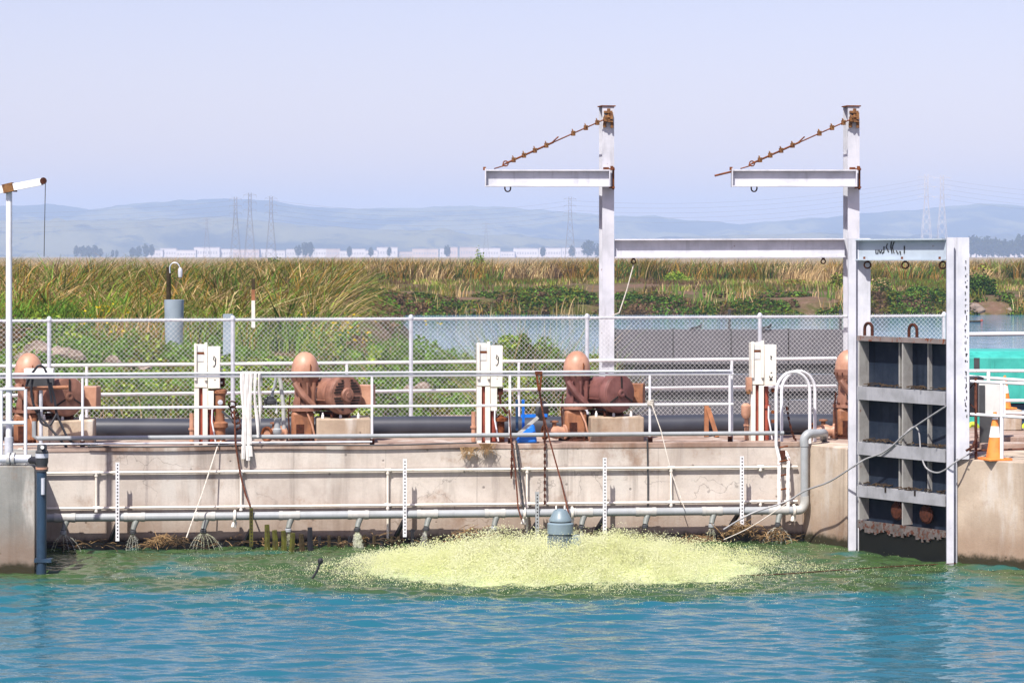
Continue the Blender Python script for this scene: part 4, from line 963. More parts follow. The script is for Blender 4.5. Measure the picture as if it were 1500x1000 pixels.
# wooden stakes at the wall foot
rr = random.Random(5)
STK = [(391, 768, 'pale split wooden stake, tallest at the start of row'), (402, 776, 'mossy green wooden stake second from the strut'), (415, 777, 'mossy wooden stake right beneath the fourth nozzle'), (429, 780, 'mossy stake partly behind the falling water column'),
       (441, 782, 'reddish brown worn wooden stake'), (454, 772, 'tall black wooden stake with a notched top')]
for px, y0, lb in STK:
    p0 = atv(px, y0, -.55); p1 = atv(px + rr.uniform(-2, 2), 812, -.55); m = 'woodmoss' if 'mossy' in lb or 'pale' in lb else ('black' if 'black' in lb else 'wood')
    b = MB(); b.tube([p1, p0.lerp(p1, .4) + Vector((rr.uniform(-.01, .01), 0, 0)), p0], [.05, .045, .04], 6); o = b.build('wooden_stake', M[m]); tag(o, lb, 'stake', 'old wooden stakes along the wall foot')
nm_ = ['first', 'second', 'third', 'fourth', 'fifth', 'sixth', 'seventh', 'eighth', 'ninth', 'tenth', 'eleventh', 'twelfth', 'thirteenth', 'fourteenth', 'fifteenth', 'sixteenth', 'seventeenth', 'eighteenth', 'nineteenth', 'twentieth'] + ['%d-th' % i for i in range(21, 60)]
for i, px in enumerate((468, 482, 497, 512, 534, 548, 559, 574, 584, 604)):
    y0 = 784 + rr.uniform(-1, 2) - (9 if px == 604 else 0); p0 = atv(px, y0, -.25); p1 = atv(px, 806, -.25)
    b = MB(); b.tube([p1, p0], [.03, .027], 6)
    if px == 604: b.bar(atv(600, 777, -.25), atv(608, 777, -.25), .03, .03)
    o = b.build('wooden_stake', M['wood'] if i % 3 else M['black']); tag(o, '%s thin dark stake in the low row right of notched black stake' % nm_[i], 'stake', 'thin dark stakes in the low row')

# straw, twigs and black wet band along the foot of the wall
def sticks(name, n, fp, lmin, lmax, r, mat, kind='stuff', up=.25):
    b = MB()
    for i in range(n):
        c = fp(); a = RNG.uniform(0, 6.28); l = RNG.uniform(lmin, lmax); d_ = Vector((math.cos(a), math.sin(a) * .6, RNG.uniform(-.1, up) + abs(RNG.normal(0, up * .4)))) * l
        b.tube([c - d_ * .5, c + Vector((0, 0, .02)), c + d_ * .5], [r, r, r * .5], 3, cap=False)
    return b.build(name, mat, smooth=False, kind=kind)
def foot(px0, px1, h=.1, vv=(-.45, -.05)):
    def f():
        px = RNG.uniform(px0, px1); v = RNG.uniform(*vv); p = fr(uon(px, v), v); hh = h * (.4 + 1.2 * abs(math.sin(px * .031)) * abs(math.sin(px * .0123 + 1)))
        p.z = .04 + RNG.uniform(0, hh); return p
    return f
sticks('straw_debris', 160, foot(70, 1175, .12, (-.3, -.06)), .06, .25, .005, M['strawdebris'])
sticks('twig_debris', 220, foot(70, 1175, .07), .06, .3, .008, M['twig'])
def heap(px, py, rx, rz_, v=-.3):
    def f():
        a = RNG.normal(0, .45); p = fr(uon(px, v) + rx * a, v + RNG.uniform(-.15, .1)); p.z = max(.02, zat(py, p.y) + rz_ * (RNG.normal(0, .4) - .7 * abs(a) + .2)); return p
    return f
for i, (px, py, rx, rz_, nn, lb) in enumerate(((237, 791, .22, .1, 70, 'heap of dry straw on wall foot between the second and third nozzles'), (262, 793, .12, .09, 26, 'dark twiggy heap at foot of slanting pole'), (1085, 775, .32, .16, 90, 'tangle of dry reeds under the strut near elbow pipe'), (1135, 783, .3, .12, 60, 'dry reed pile below the last nozzle by the wing wall'), (1020, 792, .35, .08, 70, 'low straw drift along wall beyond the spray'), (690, 782, .4, .12, 60, 'straw clump behind the left flank of spray'))):
    o = sticks('straw_heap', nn, heap(px, py, rx, rz_), .08, .3, .006, M['strawdebris'] if i != 1 else M['twig'], kind=None, up=.5); tag(o, lb, 'straw heap', 'straw heaps at the wall foot')
b = MB(); b.poly([xy(fr(-7.4, -.06)), xy(fr(4.6, -.06)), xy(fr(4.6, -.004)), xy(fr(-7.4, -.004))], -.4, .105); t = b.build('wet_ledge', M['wet'], smooth=False); tag(t, 'black wet ledge along the foot of concrete wall', 'ledge')
for px, py, lb in ((685, 660, 'ragged dry weed tuft hanging over wall top'), (712, 655, 'small dry weed tuft nearer the chains on wall top')):
    b = MB()
    for i in range(46):
        c = atv(px + RNG.normal(0, 3.5), py - 3, -.06); L_ = RNG.uniform(.05, .2); b.tube([c, c + Vector((RNG.normal(0, .05), -.06, .03)), c + Vector((RNG.normal(0, .07), -.08, -L_))], [.006, .006, .002], 3, cap=False)
    o = b.build('weed_tuft', M['strawdebris'], smooth=False); tag(o, lb, 'weed', 'dry weed tufts on the wall')

# ------------------------------------------------------------------ left pier fittings
DP = 36.7
t = thing('davit_crane', 'small white davit with tilted rust spotted arm on grey pier', 'crane', at(13, 690, DP))
p0 = at(13, 690, DP); p0.z = DECK - .01
MB().cyl(p0, at(13.3, 278, DP), .044, n=14).build('post', M['white'], t, world=True)
MB().cyl(at(13, 640, DP), at(13, 690, DP), .062, n=14).build('sleeve', M['galv'], t, world=True); MB().cyl(at(13, 565, DP), at(13, 572, DP), .06, n=14).build('collar', M['galv'], t, world=True)
MB().bar(at(-45, 287, DP - .06), at(62, 266, DP - .06), .09, .1).build('arm', M['white_rusty'], t, world=True)
MB().bar(at(5, 277, DP - .06), at(20, 273.5, DP - .06), .12, .125).build('saddle', M['yellowrust'], t, world=True)
b = MB(); b.cyl(at(63.5, 265, DP - .13), at(63.5, 265, DP + .01), .05, n=12); b.build('pulley', M['rustdark'], t, world=True)
b = MB(); b.box(at(22, 279, DP - .06), (.05, .08, .04)); b.build('bolt', M['rustdark'], t, world=True)
MB().cyl(at(66.5, 266, DP - .06), at(64.5, 376, DP - .06), .006, n=5).build('wire', M['dark'], t, world=True)
t = thing('pier_railing', 'short white pipe railing on the grey pier', 'railing', at(37, 684, 36.3))
for px, x1_ in ((37.5, 570), (2, 572)): pb = at(px, 684, 36.3); pb.z = DECK - .01; MB().cyl(pb, at(px, x1_, 36.3), .024).build('post', M['white'], t, world=True)
for nm, y in (('top_rail', 569.5), ('mid_rail', 619)): MB().cyl(at(-60, y + 1, 36.3), at(36, y, 36.3), .024).build(nm, M['white'], t, world=True)
t = thing('drain_pipe', 'dark blue vertical pipe with valve at the grey pier corner', 'pipe', at(61, 840, 35.95))
pt, pb = at(61, 690, 35.95), at(60.5, 690, 35.95); pb.z = -.3
MB().cyl(pb, pt, .072, n=16).build('pipe', M['navy'], t, world=True)
b = MB(); o_ = at(61.5, 690, 35.95); b.lathe([(.085, 0), (.085, .05), (.075, .06), (.08, .1), (.09, .13), (.09, .28), (.07, .3), (.07, .36), (.055, .38)], o_, n=16); b.build('valve_body', M['dark'], t, world=True)
MB().lathe([(.092, .0), (.092, .06)], at(61.5, 670, 35.95), n=16).build('band', M['galv'], t, world=True); MB().lathe([(.09, 0), (.09, .03)], at(61.5, 687, 35.95), n=16).build('flange', M['tan'], t, world=True)
MB().box(at(64, 820, 35.95), (.24, .16, .05)).build('wall_clamp', M['navy'], t, world=True)
MB().cyl(at(62, 655, 35.88), at(62, 655, 35.8), .025).build('cap', M['plate'], t, world=True)
MB().cyl(at(63, 700, 35.88), at(63, 724, 35.88), .028, n=10).build('sight_tube', M['galv'], t, world=True)
MB().tube([at(46, 674, 36.1), at(52, 674, 36.0), at(57, 676, 35.97)], .055, 12).build('black_tee', M['black'], t, world=True)
t = thing('pier_pipe', 'grey horizontal pipe with flange lying on the grey pier', 'pipe', at(20, 674, 36.2))
MB().cyl(at(-60, 672, 36.15), at(46, 672, 36.15), .062, n=14).build('pipe', M['galv'], t, world=True)
MB().cyl(at(11, 672, 36.15), at(15, 672, 36.15), .095, n=16).build('flange', M['greypvc_light'], t, world=True); MB().cyl(at(18, 672, 36.15), at(22, 672, 36.15), .095, n=16).build('flange', M['greypvc_light'], t, world=True)
MB().box(at(15, 685, 36.15), (.2, .15, .05)).build('support', M['rust'], t, world=True)
# black cables and switch box by the first pump
t = thing('switch_box', 'dark switch box with a pale lid in front of cable draped pump', 'switch box', fr(uon(60, .6), .6, 2.6), TH)
b = MB(); b.b2((-.22, -.1, -.15), (.2, .1, .02)); b.build('case', M['dark'], t, bevel=.01); b = MB(); b.b2((-.25, -.12, .03), (.2, .12, .13)); b.build('lid', M['plate'], t, bevel=.01)
MB().cyl((0, 0, -1.07), (0, 0, -.15), .03).build('stand', M['galv'], t)
o = MB().tube([atv(38, 571, .3), atv(45, 569, .3), atv(100, 567, .35)], .032, 10).build('lever_bar', M['orange']); tag(o, 'orange rusty bar lying level across the cable draped pump', 'bar')
for pts, lb in (([(38, 566), (44, 552), (52, 540), (58, 535), (66, 541), (71, 560), (76, 590)], 'black cable arched over the switch box'), ([(48, 555), (46, 575), (52, 600), (66, 618), (85, 640), (98, 655)], 'black cable trailing from the switch box to deck edge'),
                ([(74, 560), (80, 585), (83, 605), (90, 622), (100, 642), (112, 650), (132, 651)], 'black cable running down in front of concrete plinth'), ([(57, 598), (60, 618), (72, 623), (80, 612), (83, 606)], 'thin black cable loop hung before the plinth')):
    o = MB().tube(smoothpts([atv(x, y, .22 - .25 * max(0, (y - 600) / 50) * .8) for x, y in pts]), .02, 6).build('power_cable', M['black']); tag(o, lb, 'cable', 'black cables around the first pump')

# ------------------------------------------------------------------ right-hand deck: railing, cone, trailer
DR = 36.95
t = thing('pier_railing', 'white railing on buff pier with one rusty post', 'railing', at(1467, 678, DR))
def pr(px, y): return at(px, y, DR + .3 - (px - 1413) * .006)
for px, m in ((1467.5, 'white'), (1530, 'white')):
    pb = pr(px, 679); pb.z = DECK; MB().cyl(pb, pr(px, 560), .027).build('post', M[m], t, world=True)
pb = pr(1429.5, 665); pb.z = DECK; MB().cyl(pb, pr(1429.5, 553), .022).build('rusty_post', M['ropered'], t, world=True)
for nm, ya, yb in (('top_rail', 558, 563), ('mid_rail', 606, 613)): MB().cyl(pr(1414, ya), pr(1545, yb + 1), .023).build(nm, M['white'], t, world=True)
t = thing('rear_railing', 'white two rail railing behind the buff pier', 'railing', at(1448, 640, 41.5))
for nm, ya, yb in (('top_rail', 543, 543), ('sloping_rail', 551, 560), ('mid_rail', 587, 586), ('low_rail', 602, 607)): MB().cyl(at(1413, ya, 41.5), at(1545, yb, 41.4), .026).build(nm, M['white'], t, world=True)
for px in (1448, 1515): MB().cyl(at(px, 646, 41.45), at(px, 543, 41.45), .03).build('post', M['white'], t, world=True)
t = thing('tie_cable', 'dark tie cables strung from the rusty railing post', 'cable', at(1429, 640, 37.1))
for P_, rad_ in (([at(1428, 560, 37.1), at(1421, 568, 37.3), at(1412, 578, 37.6)], .009), ([at(1414, 585, 37.4), at(1428, 598, 37.1)], .009), ([at(1429, 625, 37.1), at(1431, 640, 37.1), at(1424, 655, 37.0), at(1415, 660, 37.0)], .02)):
    MB().tube(P_, rad_, 6).build('strand', M['rustdark'], t, world=True)
def cone(p, sc, label):
    t = thing('traffic_cone', label, 'traffic cone', p, .3, 'traffic cones')
    b = MB(); b.b2((-.19 * sc, -.19 * sc, 0), (.19 * sc, .19 * sc, .035 * sc)); b.build('base', M['coneorange'], t, bevel=.008)
    rad = lambda h: (.14 - .115 * h / .7) * sc
    segs = ((.035, .34, 'coneorange', 0), (.34, .5, 'conewhite', .003), (.5, .6, 'coneorange', 0), (.6, .66, 'conewhite', .003), (.66, .71, 'coneorange', 0))
    for a_, e_, m, e in segs: MB().lathe([(rad(a_) + e, a_ * sc), (rad(e_) + e, e_ * sc)], n=24).build('cone_body' if m == 'coneorange' else 'reflective_band', M[m], t)
p = at(1457.5, 675, 37.05); p.z = DECK; cone(p, .98, 'orange traffic cone with white bands standing on buff pier')
p = at(1472, 625, 43.6); p.z = DECK + .35; cone(p, .8, 'smaller orange traffic cone on ledge before turquoise trailer')
p = at(1472, 625, 43.6); o = MB().box((p.x, p.y, DECK + .17), (.5, .45, .35)).build('concrete_block', M['block'], bevel=.02); tag(o, 'pale block under the smaller traffic cone', 'block')
t = thing('equipment_trailer', 'turquoise equipment trailer with sloping roof edges behind the railings', 'trailer', at(1490, 640, 44.5))
d_ = 44.3; a_ = at(1418, 0, d_); zt_, zb_ = zat(515, d_), zat(590, d_)
b = MB(); x0_ = a_.x; x1_ = x0_ + 3.2
V_ = []
for x, k in ((x0_, 0), (x1_, 0)):
    V_ += [(x, d_, zb_), (x, d_, zt_ - .1), (x, d_ + .25, zt_), (x, d_ + 1.45, zt_), (x, d_ + 1.7, zt_ - .1), (x, d_ + 1.7, zb_)]
b.add(V_, [(0, 1, 7, 6), (1, 2, 8, 7), (2, 3, 9, 8), (3, 4, 10, 9), (4, 5, 11, 10), (5, 0, 6, 11), (5, 4, 3, 2, 1, 0), (6, 7, 8, 9, 10, 11)]); b.build('housing', M['teal'], t, smooth=False, bevel=.02, world=True)
for k in range(1, 4): MB().b2((x0_ + .42 + .55 * (k - 1), d_ - .014, zb_ + .06), (x0_ + .45 + .55 * (k - 1), d_ - .001, zt_ - .13)).build('panel_rib', M['teal'], t, world=True)
MB().b2((x0_ + .02, d_ - .016, zb_ + .002), (x1_, d_ - .001, zb_ + .055)).build('bottom_rail', M['teal'], t, world=True)
MB().b2((x0_ + .62, d_ - .03, zb_ + .3), (x0_ + .68, d_ - .001, zb_ + .42)).build('latch', M['dark'], t, world=True)
MB().b2((x0_ + .1, d_ - .006, zat(541, d_)), (x0_ + .2, d_ - .002, zat(524, d_))).build('vent', M['dark'], t, world=True)
MB().b2((x0_ + .5, d_ + .1, zat(629, d_)), (x1_, d_ + 1.6, zb_ - .003)).build('chassis', M['bluedeep'], t, world=True)
for k in range(4): MB().b2((x0_ + .55, d_ + .06, zat(596 + k * 8, d_)), (x1_, d_ + .09, zat(593 + k * 8, d_))).build('louver', M['steel_blue'] if k == 1 else M['bluedeep'], t, world=True)
MB().b2((x0_ + .03, d_ + .0, DECK), (x0_ + .2, d_ + .3, zb_ - .003)).build('leg', M['teal'], t, world=True); MB().b2((x0_ + .24, d_ - .02, DECK - .02), (x0_ + .42, d_ + .3, zat(612, d_))).build('leg', M['teal'], t, world=True)
MB().b2((x0_ + .0, d_ + .3, zat(632, d_)), (x1_, d_ + .35, zat(612, d_))).build('skirt', M['teal'], t, world=True)
for px in (1425, 1486, 1506):
    p = at(px, 627, d_ - .2); b = MB(); b.ring(p, (0, 1, .2), .075, .045, 18, 8); b.build('lime_roller', M['lime'], t, world=True)
t = thing('control_cabinet', 'light grey control cabinet leaning behind the rusty railing post', 'cabinet', at(1450, 606, 39.5), R(-8))
p = at(1451, 606, 39.5); bz = zat(606, 39.5)
MB().box(Vector((0, .1, .24)), (.33, .2, .5)).build('case', M['boxgrey'], t, bevel=.01); MB().box((-.12, -.012, .22), (.09, .02, .44)).build('door', M['dark'], t); MB().box((.2, .1, .24), (.07, .22, .52)).build('side_plate', M['conewhite'], t)
b = MB(); b.box((0, .1, -.25), (.3, .18, .48)); b.build('stand', M['dark'], t)
o = MB().box(at(1424, 580, 40.2), (.3, .4, .62)).build('dark_box', M['black'], bevel=.02); o.name = 'black_box'; tag(o, 'plain black box beside the sluice gate post', 'case')  # plain black box filling the space beside the gate post
for y, nm in ((650, 'step'), ):
    t = thing('concrete_steps', 'low pale concrete step along the back of buff pier', 'step', at(1470, 655, 39))
    for k in range(2): MB().b2((7.2 + .1 * k, 39.2 + .6 * k, DECK - .01), (12, 39.79 + .6 * k, DECK + .07 * (k + 1))).build('tread', M['deck'], t, bevel=.008, world=True)
o = MB().cyl(at(1413, 660, 37.4), at(1550, 656, 37.5), .015).build('hose_line', M['ropered']); o.name = 'hose'; tag(o, 'thin red hose lying across the buff pier', 'hose')
t = thing('distant_railing', 'thin white rail beyond the grasses near pond', 'railing', at(1450, 520, 58))
MB().cyl(at(1395, 490, 58), at(1700, 487, 60), .05).build('rail', M['white'], t, world=True)
for px in (1383, 1560): MB().cyl(at(px, 560, 58), at(px, 489, 58), .05).build('post', M['white'], t, world=True)

# marker posts, lamp post and pile in the weeds
t = thing('lamp_post', 'grey wooden post with curved lamp arm in the reeds', 'lamp post', at(246, 480, 66))
p = at(247, 470, 66); p.z = 1.9
MB().cyl(p, at(247, 391, 66), .06, n=10).build('post', M['wood'], t, world=True)
MB().tube(smoothpts([at(249, 400, 65.9), at(249, 390, 65.9), at(254, 385, 65.9), at(260, 386, 65.9), at(263.5, 392, 65.9)]), .016, 8).build('lamp_arm', M['galv'], t, world=True)
MB().lathe([(.03, .12), (.05, .09), (.06, .0), (.05, -.12), (.0, -.16)], at(264, 399, 65.9), n=14).build('lamp_head', M['galv'], t, world=True)
p = at(255, 505, 60.5); p.z = 1.7
o = MB().lathe([(.13, 0), (.2, .5), (.235, zat(439, 60.5) - 1.7)], p, n=24).build('steel_pile', M['bluebarrel']); tag(o, 'tapered grey blue steel pile standing in the weeds', 'pile')
t = thing('marker_post', 'slim marker post banded orange and white in reeds', 'marker post', at(371, 480, 62))
d_ = 62
for y0, y1, m in ((408, 424, 'wood'), (424, 440, 'timber'), (440, 480, 'pvcwhite')): MB().box((at(371, 0, d_).x, d_, (zat(y0, d_) + zat(y1, d_)) / 2), (.085, .05, zat(y0, d_) - zat(y1, d_) - .002)).build('post_section', M[m], t, world=True)
o = MB().box((at(334, 0, 56).x, 56, zat(490, 56)), (.2, .2, .9)).build('timber_post', M['bluebarrel']); tag(o, 'dark grey stub post just behind the fence post', 'post')

# ------------------------------------------------------------------ vegetation
def blades(name, P, H_, Wd, lean, droop, C, seg=4, kind='stuff'):
    n = len(P); t = np.linspace(0, 1, seg + 1)
    az = RNG.uniform(0, np.pi, n); wx, wy = np.cos(az), np.sin(az) * .6
    V = np.zeros((n, seg + 1, 2, 3)); 
    for i, k in enumerate(t):
        c = P + np.stack([lean[:, 0] * k ** 1.8, lean[:, 1] * k ** 1.8, H_ * (k - droop * k ** 3)], 1)
        w_ = Wd * (1 - k) ** .6 * .5 + .0015
        V[:, i, 0] = c - np.stack([wx * w_, wy * w_, 0 * w_], 1); V[:, i, 1] = c + np.stack([wx * w_, wy * w_, 0 * w_], 1)
    base = np.arange(n)[:, None] * (seg + 1) * 2 + np.arange(seg)[None, :] * 2
    Q = np.stack([base, base + 1, base + 3, base + 2], -1).reshape(-1, 4)
    col = np.repeat(C[:, None, :], (seg + 1) * 2, 1).reshape(-1, 3)
    return fast(name, V.reshape(-1, 3), Q, M['leaf'], col=col, kind=kind)
def leaves(name, P, size, C, kind='stuff', flat=.5):
    n = len(P); a = RNG.normal(size=(n, 3)); a[:, 2] *= flat; a /= np.linalg.norm(a, axis=1)[:, None]
    b_ = RNG.normal(size=(n, 3)); b_ -= a * (a * b_).sum(1)[:, None]; b_ /= np.linalg.norm(b_, axis=1)[:, None]
    s = size[:, None]; V = np.stack([P - a * s * .5, P + b_ * s * .28, P + a * s * .5, P - b_ * s * .28], 1).reshape(-1, 3)
    return fast(name, V, np.arange(4 * n).reshape(-1, 4), M['leaf'], col=np.repeat(C, 4, 0), kind=kind)
def pal(n, cols, wts, jit=.18):
    idx = RNG.choice(len(cols), n, p=np.array(wts) / sum(wts)); c = np.array(cols)[idx]; return np.clip(c * (1 + RNG.normal(0, jit, (n, 1))) , .003, .9)
STRAW, GOLD, BROWN = srgb(226, 194, 142, .85), srgb(190, 148, 72, .72), srgb(142, 114, 88, .65)
OLIVE, GREEN, DGREEN, LIME = srgb(136, 134, 54, .7), srgb(112, 156, 62, .85), srgb(66, 100, 48, .65), srgb(170, 196, 74, .9)
def scatter(n, px0, px1, d0, d1):
    d = np.sqrt(RNG.uniform(d0 * d0, d1 * d1, n)); px = RNG.uniform(px0, px1, n); x = (px - 750) * d / F; return x, d
def patchcol(x, d, cols, seed, sc=6.0, jit=.2, soft=.12):
    q = vnoise(x / sc, d / (sc * 1.5), seed, 3) * 1.3 + .5 + RNG.normal(0, soft, len(x)); i = np.clip((q * len(cols)).astype(int), 0, len(cols) - 1)
    return np.clip(np.array(cols)[i] * (1 + RNG.normal(0, jit, (len(x), 1))), .003, .9)
# tall drooping reeds of the near bank
def clumps(name, cx, cd, per, hgt, spread, fan, cols, width, droop, seg=4, jit=.2, cap=4.42, straw=.16):
    m_ = len(cx); idx = np.repeat(np.arange(m_), per); n = len(idx); a = RNG.uniform(0, 2 * np.pi, n); q = RNG.random(n) ** .7
    x = cx[idx] + np.cos(a) * q * spread; d = cd[idx] + np.sin(a) * q * spread; h = hgt[idx] * RNG.uniform(.55, 1.08, n)
    z = terrain(x, d) - .05; h = np.minimum(h, cap - z + RNG.normal(0, .07, n)); h = np.maximum(h, .15)
    lean = np.stack([np.cos(a) * q * fan + RNG.normal(.12, .12, n), np.sin(a) * q * fan + RNG.normal(0, .1, n)], 1) * h[:, None]
    C = np.clip(cols[idx] * (1 + RNG.normal(0, jit, (n, 1))), .003, .9)
    C = np.where((RNG.random(n) < straw)[:, None], np.array(STRAW) * RNG.uniform(.7, 1.1, (n, 1)), C)
    blades(name, np.stack([x, d, z], 1), h, RNG.uniform(*width, n), lean, RNG.uniform(*droop, n), C, seg=seg)
m_ = 1500; x, d = scatter(m_, -90, 500, 72, 116); keep = RNG.random(m_) < sstep(-(x + .053 * d) + 1.2 * vnoise(x / 2, d / 4, 41), .2, 2.0); x, d = x[keep], d[keep]
hgt = (3.0 + 1.5 * vnoise(x / 2.5, d / 5, 42, 3)) * RNG.uniform(.7, 1.1, len(x)) * (.72 + .35 * sstep(d, 72, 92))
clumps('reed_bed', x, d, 36, hgt * RNG.choice([.6, .85, 1, 1.1], len(x)), .6, .85, patchcol(x, d, [DGREEN, GREEN, OLIVE, GOLD, BROWN, GOLD, STRAW, DGREEN, GREEN, DGREEN, OLIVE], 43, 2.2, .2, .16), (.025, .075), (.15, .75), jit=.16, cap=4.95, straw=.05)
m_ = 210; x, d = scatter(m_, -90, 470, 70, 96); keep = (x + .053 * d) < -.6; x, d = x[keep], d[keep]
clumps('straw_reeds', x, d, 34, RNG.uniform(1.6, 3.3, len(x)), .5, 1.0, pal(len(x), [STRAW, STRAW, GOLD, BROWN], [3, 2, 2, 1], .2), (.025, .07), (.3, .85), jit=.2, cap=4.6)
m_ = 420; x, d = scatter(m_, -90, 480, 68, 90); keep = (x + .053 * d) < -.8; x, d = x[keep], d[keep]
clumps('green_reeds', x, d, 34, RNG.uniform(.9, 2.4, len(x)), .5, .8, pal(len(x), [DGREEN, GREEN, LIME, OLIVE], [3, 4, 2, 1], .2), (.025, .07), (.2, .7), jit=.2, cap=4.3, straw=.02)
n = 9000; x, d = scatter(n, -90, 480, 66, 78); keep = (x + .053 * d) < -1.0 + .8 * vnoise(x / 2, d / 4, 44); x, d = x[keep], d[keep]; n = len(x)
hgt = RNG.uniform(.5, 1.5, n) * (1.0 + .6 * vnoise(x / 2, d / 3, 45)); C = patchcol(x, d, [DGREEN, GREEN, GREEN, LIME, OLIVE, GOLD, STRAW], 46, 2.0, .25, .22)
blades('reed_bed', np.stack([x, d, terrain(x, d) - .05], 1), hgt, RNG.uniform(.02, .045, n), np.stack([RNG.normal(.3, .6, n), RNG.normal(0, .4, n)], 1) * hgt[:, None] * .6, RNG.uniform(.1, .5, n), C)
# far bank: golden tule band, green strip, shrubs on the shore
m_ = 3600; x, d = scatter(m_, 330, 1640, 195, 236); keep = vnoise(x / 7, d / 10, 47, 3) > -.3; x, d = x[keep], d[keep]
hgt = RNG.uniform(1.15, 2.1, len(x)) * (1.1 + .8 * vnoise(x / 5, d / 8, 48))
clumps('tule_reeds', x, d, 24, hgt, .9, .55, patchcol(x, d, [STRAW, BROWN, DGREEN, GOLD, OLIVE, GREEN, GOLD, OLIVE, DGREEN, GOLD, BROWN, STRAW], 49, 4.5, .28, .1), (.045, .1), (.1, .5), seg=3, jit=.13, cap=4.72, straw=.04)
n = 34000; x, d = scatter(n, 400, 1640, 179, 197); keep = vnoise(x / 8, d / 6, 50) > -.16; x, d = x[keep], d[keep]; n = len(x)
C = patchcol(x, d, [OLIVE, GREEN, BROWN, OLIVE, STRAW, LIME, OLIVE, BROWN], 51, 5, .2, .1); hgt = RNG.uniform(.15, .6, n)
blades('bank_grass', np.stack([x, d, terrain(x, d) - .03], 1), hgt, RNG.uniform(.04, .09, n), RNG.normal(0, .25, (n, 2)) * hgt[:, None], RNG.uniform(.05, .3, n), C, seg=2)
n = 80000; x, d = scatter(n, 430, 1640, 166.5, 173.5); f_ = vnoise(x / 3.2, d / 4, 52, 3); keep = (f_ > -.2) & (pondmask(x, d) < .7); x, d, f_ = x[keep], d[keep], f_[keep]; n = len(x)
hh = np.clip(.4 + .9 * f_, .1, .8); z = terrain(x, d) + RNG.random(n) ** .7 * hh
C = patchcol(x, d, [BROWN, OLIVE, DGREEN, GREEN, OLIVE, DGREEN, GREEN, BROWN], 53, 2.0, .25, .12); leaves('shore_scrub', np.stack([x, d, z], 1), RNG.uniform(.1, .3, n), C)
n = 40000; x, d = scatter(n, 420, 640, 100, 168); f_ = vnoise(x / 2.0, d / 3.5, 56, 3); keep = (pondmask(x, d) < .45) & (f_ > -.32); x, d, f_ = x[keep], d[keep], f_[keep]; n = len(x)
leaves('spit_scrub', np.stack([x, d, terrain(x, d) + RNG.random(n) ** .7 * np.clip(.5 + 1.1 * f_, .1, 1.0)], 1), RNG.uniform(.1, .26, n), patchcol(x, d, [BROWN, GREEN, DGREEN, GREEN, OLIVE, GREEN, STRAW], 57, 2.5, .2, .1))
n = 5000; x, d = scatter(n, 430, 1640, 168, 174); f_ = vnoise(x / 2.2, d / 4, 54, 3); keep = f_ > .1; x, d = x[keep], d[keep]; n = len(x); hgt = RNG.uniform(.6, 1.7, n)
blades('shore_reeds', np.stack([x, d, terrain(x, d) - .1], 1), hgt, RNG.uniform(.04, .08, n), RNG.normal(.1, .4, (n, 2)) * hgt[:, None] * .5, RNG.uniform(.1, .4, n), patchcol(x, d, [GREEN, STRAW, GOLD, STRAW, OLIVE], 55, 3, .25, .15), seg=3)
# near weeds behind the fence
def weeds(name, n, px0, px1, d0, d1, hmax, seed, cols, thr=-.35, sz=(.05, .13)):
    x, d = scatter(n, px0, px1, d0, d1); f_ = vnoise(x / 1.3, d / 1.6, seed, 3); keep = (f_ > thr) & (pondmask(x, d) < .35); x, d, f_ = x[keep], d[keep], f_[keep]
    hh = np.clip(hmax * (.45 + 1.1 * f_), .05, hmax * 1.15); z = terrain(x, d) + RNG.random(len(x)) ** .75 * hh
    leaves(name, np.stack([x, d, z], 1), RNG.uniform(*sz, len(x)), patchcol(x, d, cols, seed + 1, 1.8, .16, .07))
    m_ = len(x) // 6; i = RNG.choice(len(x), m_); h2 = hh[i] * RNG.uniform(.8, 1.4, m_)
    blades(name.replace('weeds', 'weed_stems'), np.stack([x[i], d[i], terrain(x[i], d[i]) - .02], 1), h2, RNG.uniform(.008, .02, m_), RNG.normal(0, .3, (m_, 2)) * h2[:, None], RNG.uniform(0, .3, m_), patchcol(x[i], d[i], [GREEN, OLIVE, STRAW, GREEN], seed + 2, 1.0, .25, .2), seg=2)
weeds('weeds', 80000, -80, 560, 46.6, 61, .95, 61, [BROWN, GREEN, GREEN, DGREEN, GREEN, LIME, OLIVE, GREEN, GREEN], -.3, (.07, .17))
weeds('bank_weeds', 60000, 540, 905, 46.6, 57, 1.25, 65, [OLIVE, GREEN, GREEN, GREEN, LIME, DGREEN, GREEN, GREEN], -.4, (.07, .17))
weeds('tall_weeds', 42000, 715, 905, 46.6, 50.5, 2.0, 85, [GREEN, GREEN, DGREEN, GREEN, LIME, GREEN], -.34, (.07, .17))
weeds('low_weeds', 9000, 900, 1250, 51, 58, .4, 69, [DGREEN, OLIVE, GREEN], -.2)
n = 6500; x, d = scatter(n, 1385, 1700, 47, 60); hgt = RNG.uniform(.5, 1.35, n)
blades('dry_grass', np.stack([x, d, terrain(x, d) - .03], 1), hgt, RNG.uniform(.012, .03, n), np.stack([RNG.normal(.25, .4, n), RNG.normal(0, .3, n)], 1) * hgt[:, None], RNG.uniform(.05, .35, n), pal(n, [STRAW, BROWN, GOLD, OLIVE, srgb(196, 170, 150, .6)], [3, 2, 1, 1, 2], .25))
n = 900; x, d = scatter(n, 1260, 1390, 50, 58); hgt = RNG.uniform(.4, 1.3, n)
blades('dry_grass', np.stack([x, d, terrain(x, d) - .03], 1), hgt, RNG.uniform(.01, .02, n), RNG.normal(0, .35, (n, 2)) * hgt[:, None], RNG.uniform(.05, .3, n), pal(n, [STRAW, BROWN, OLIVE], [2, 2, 1]))
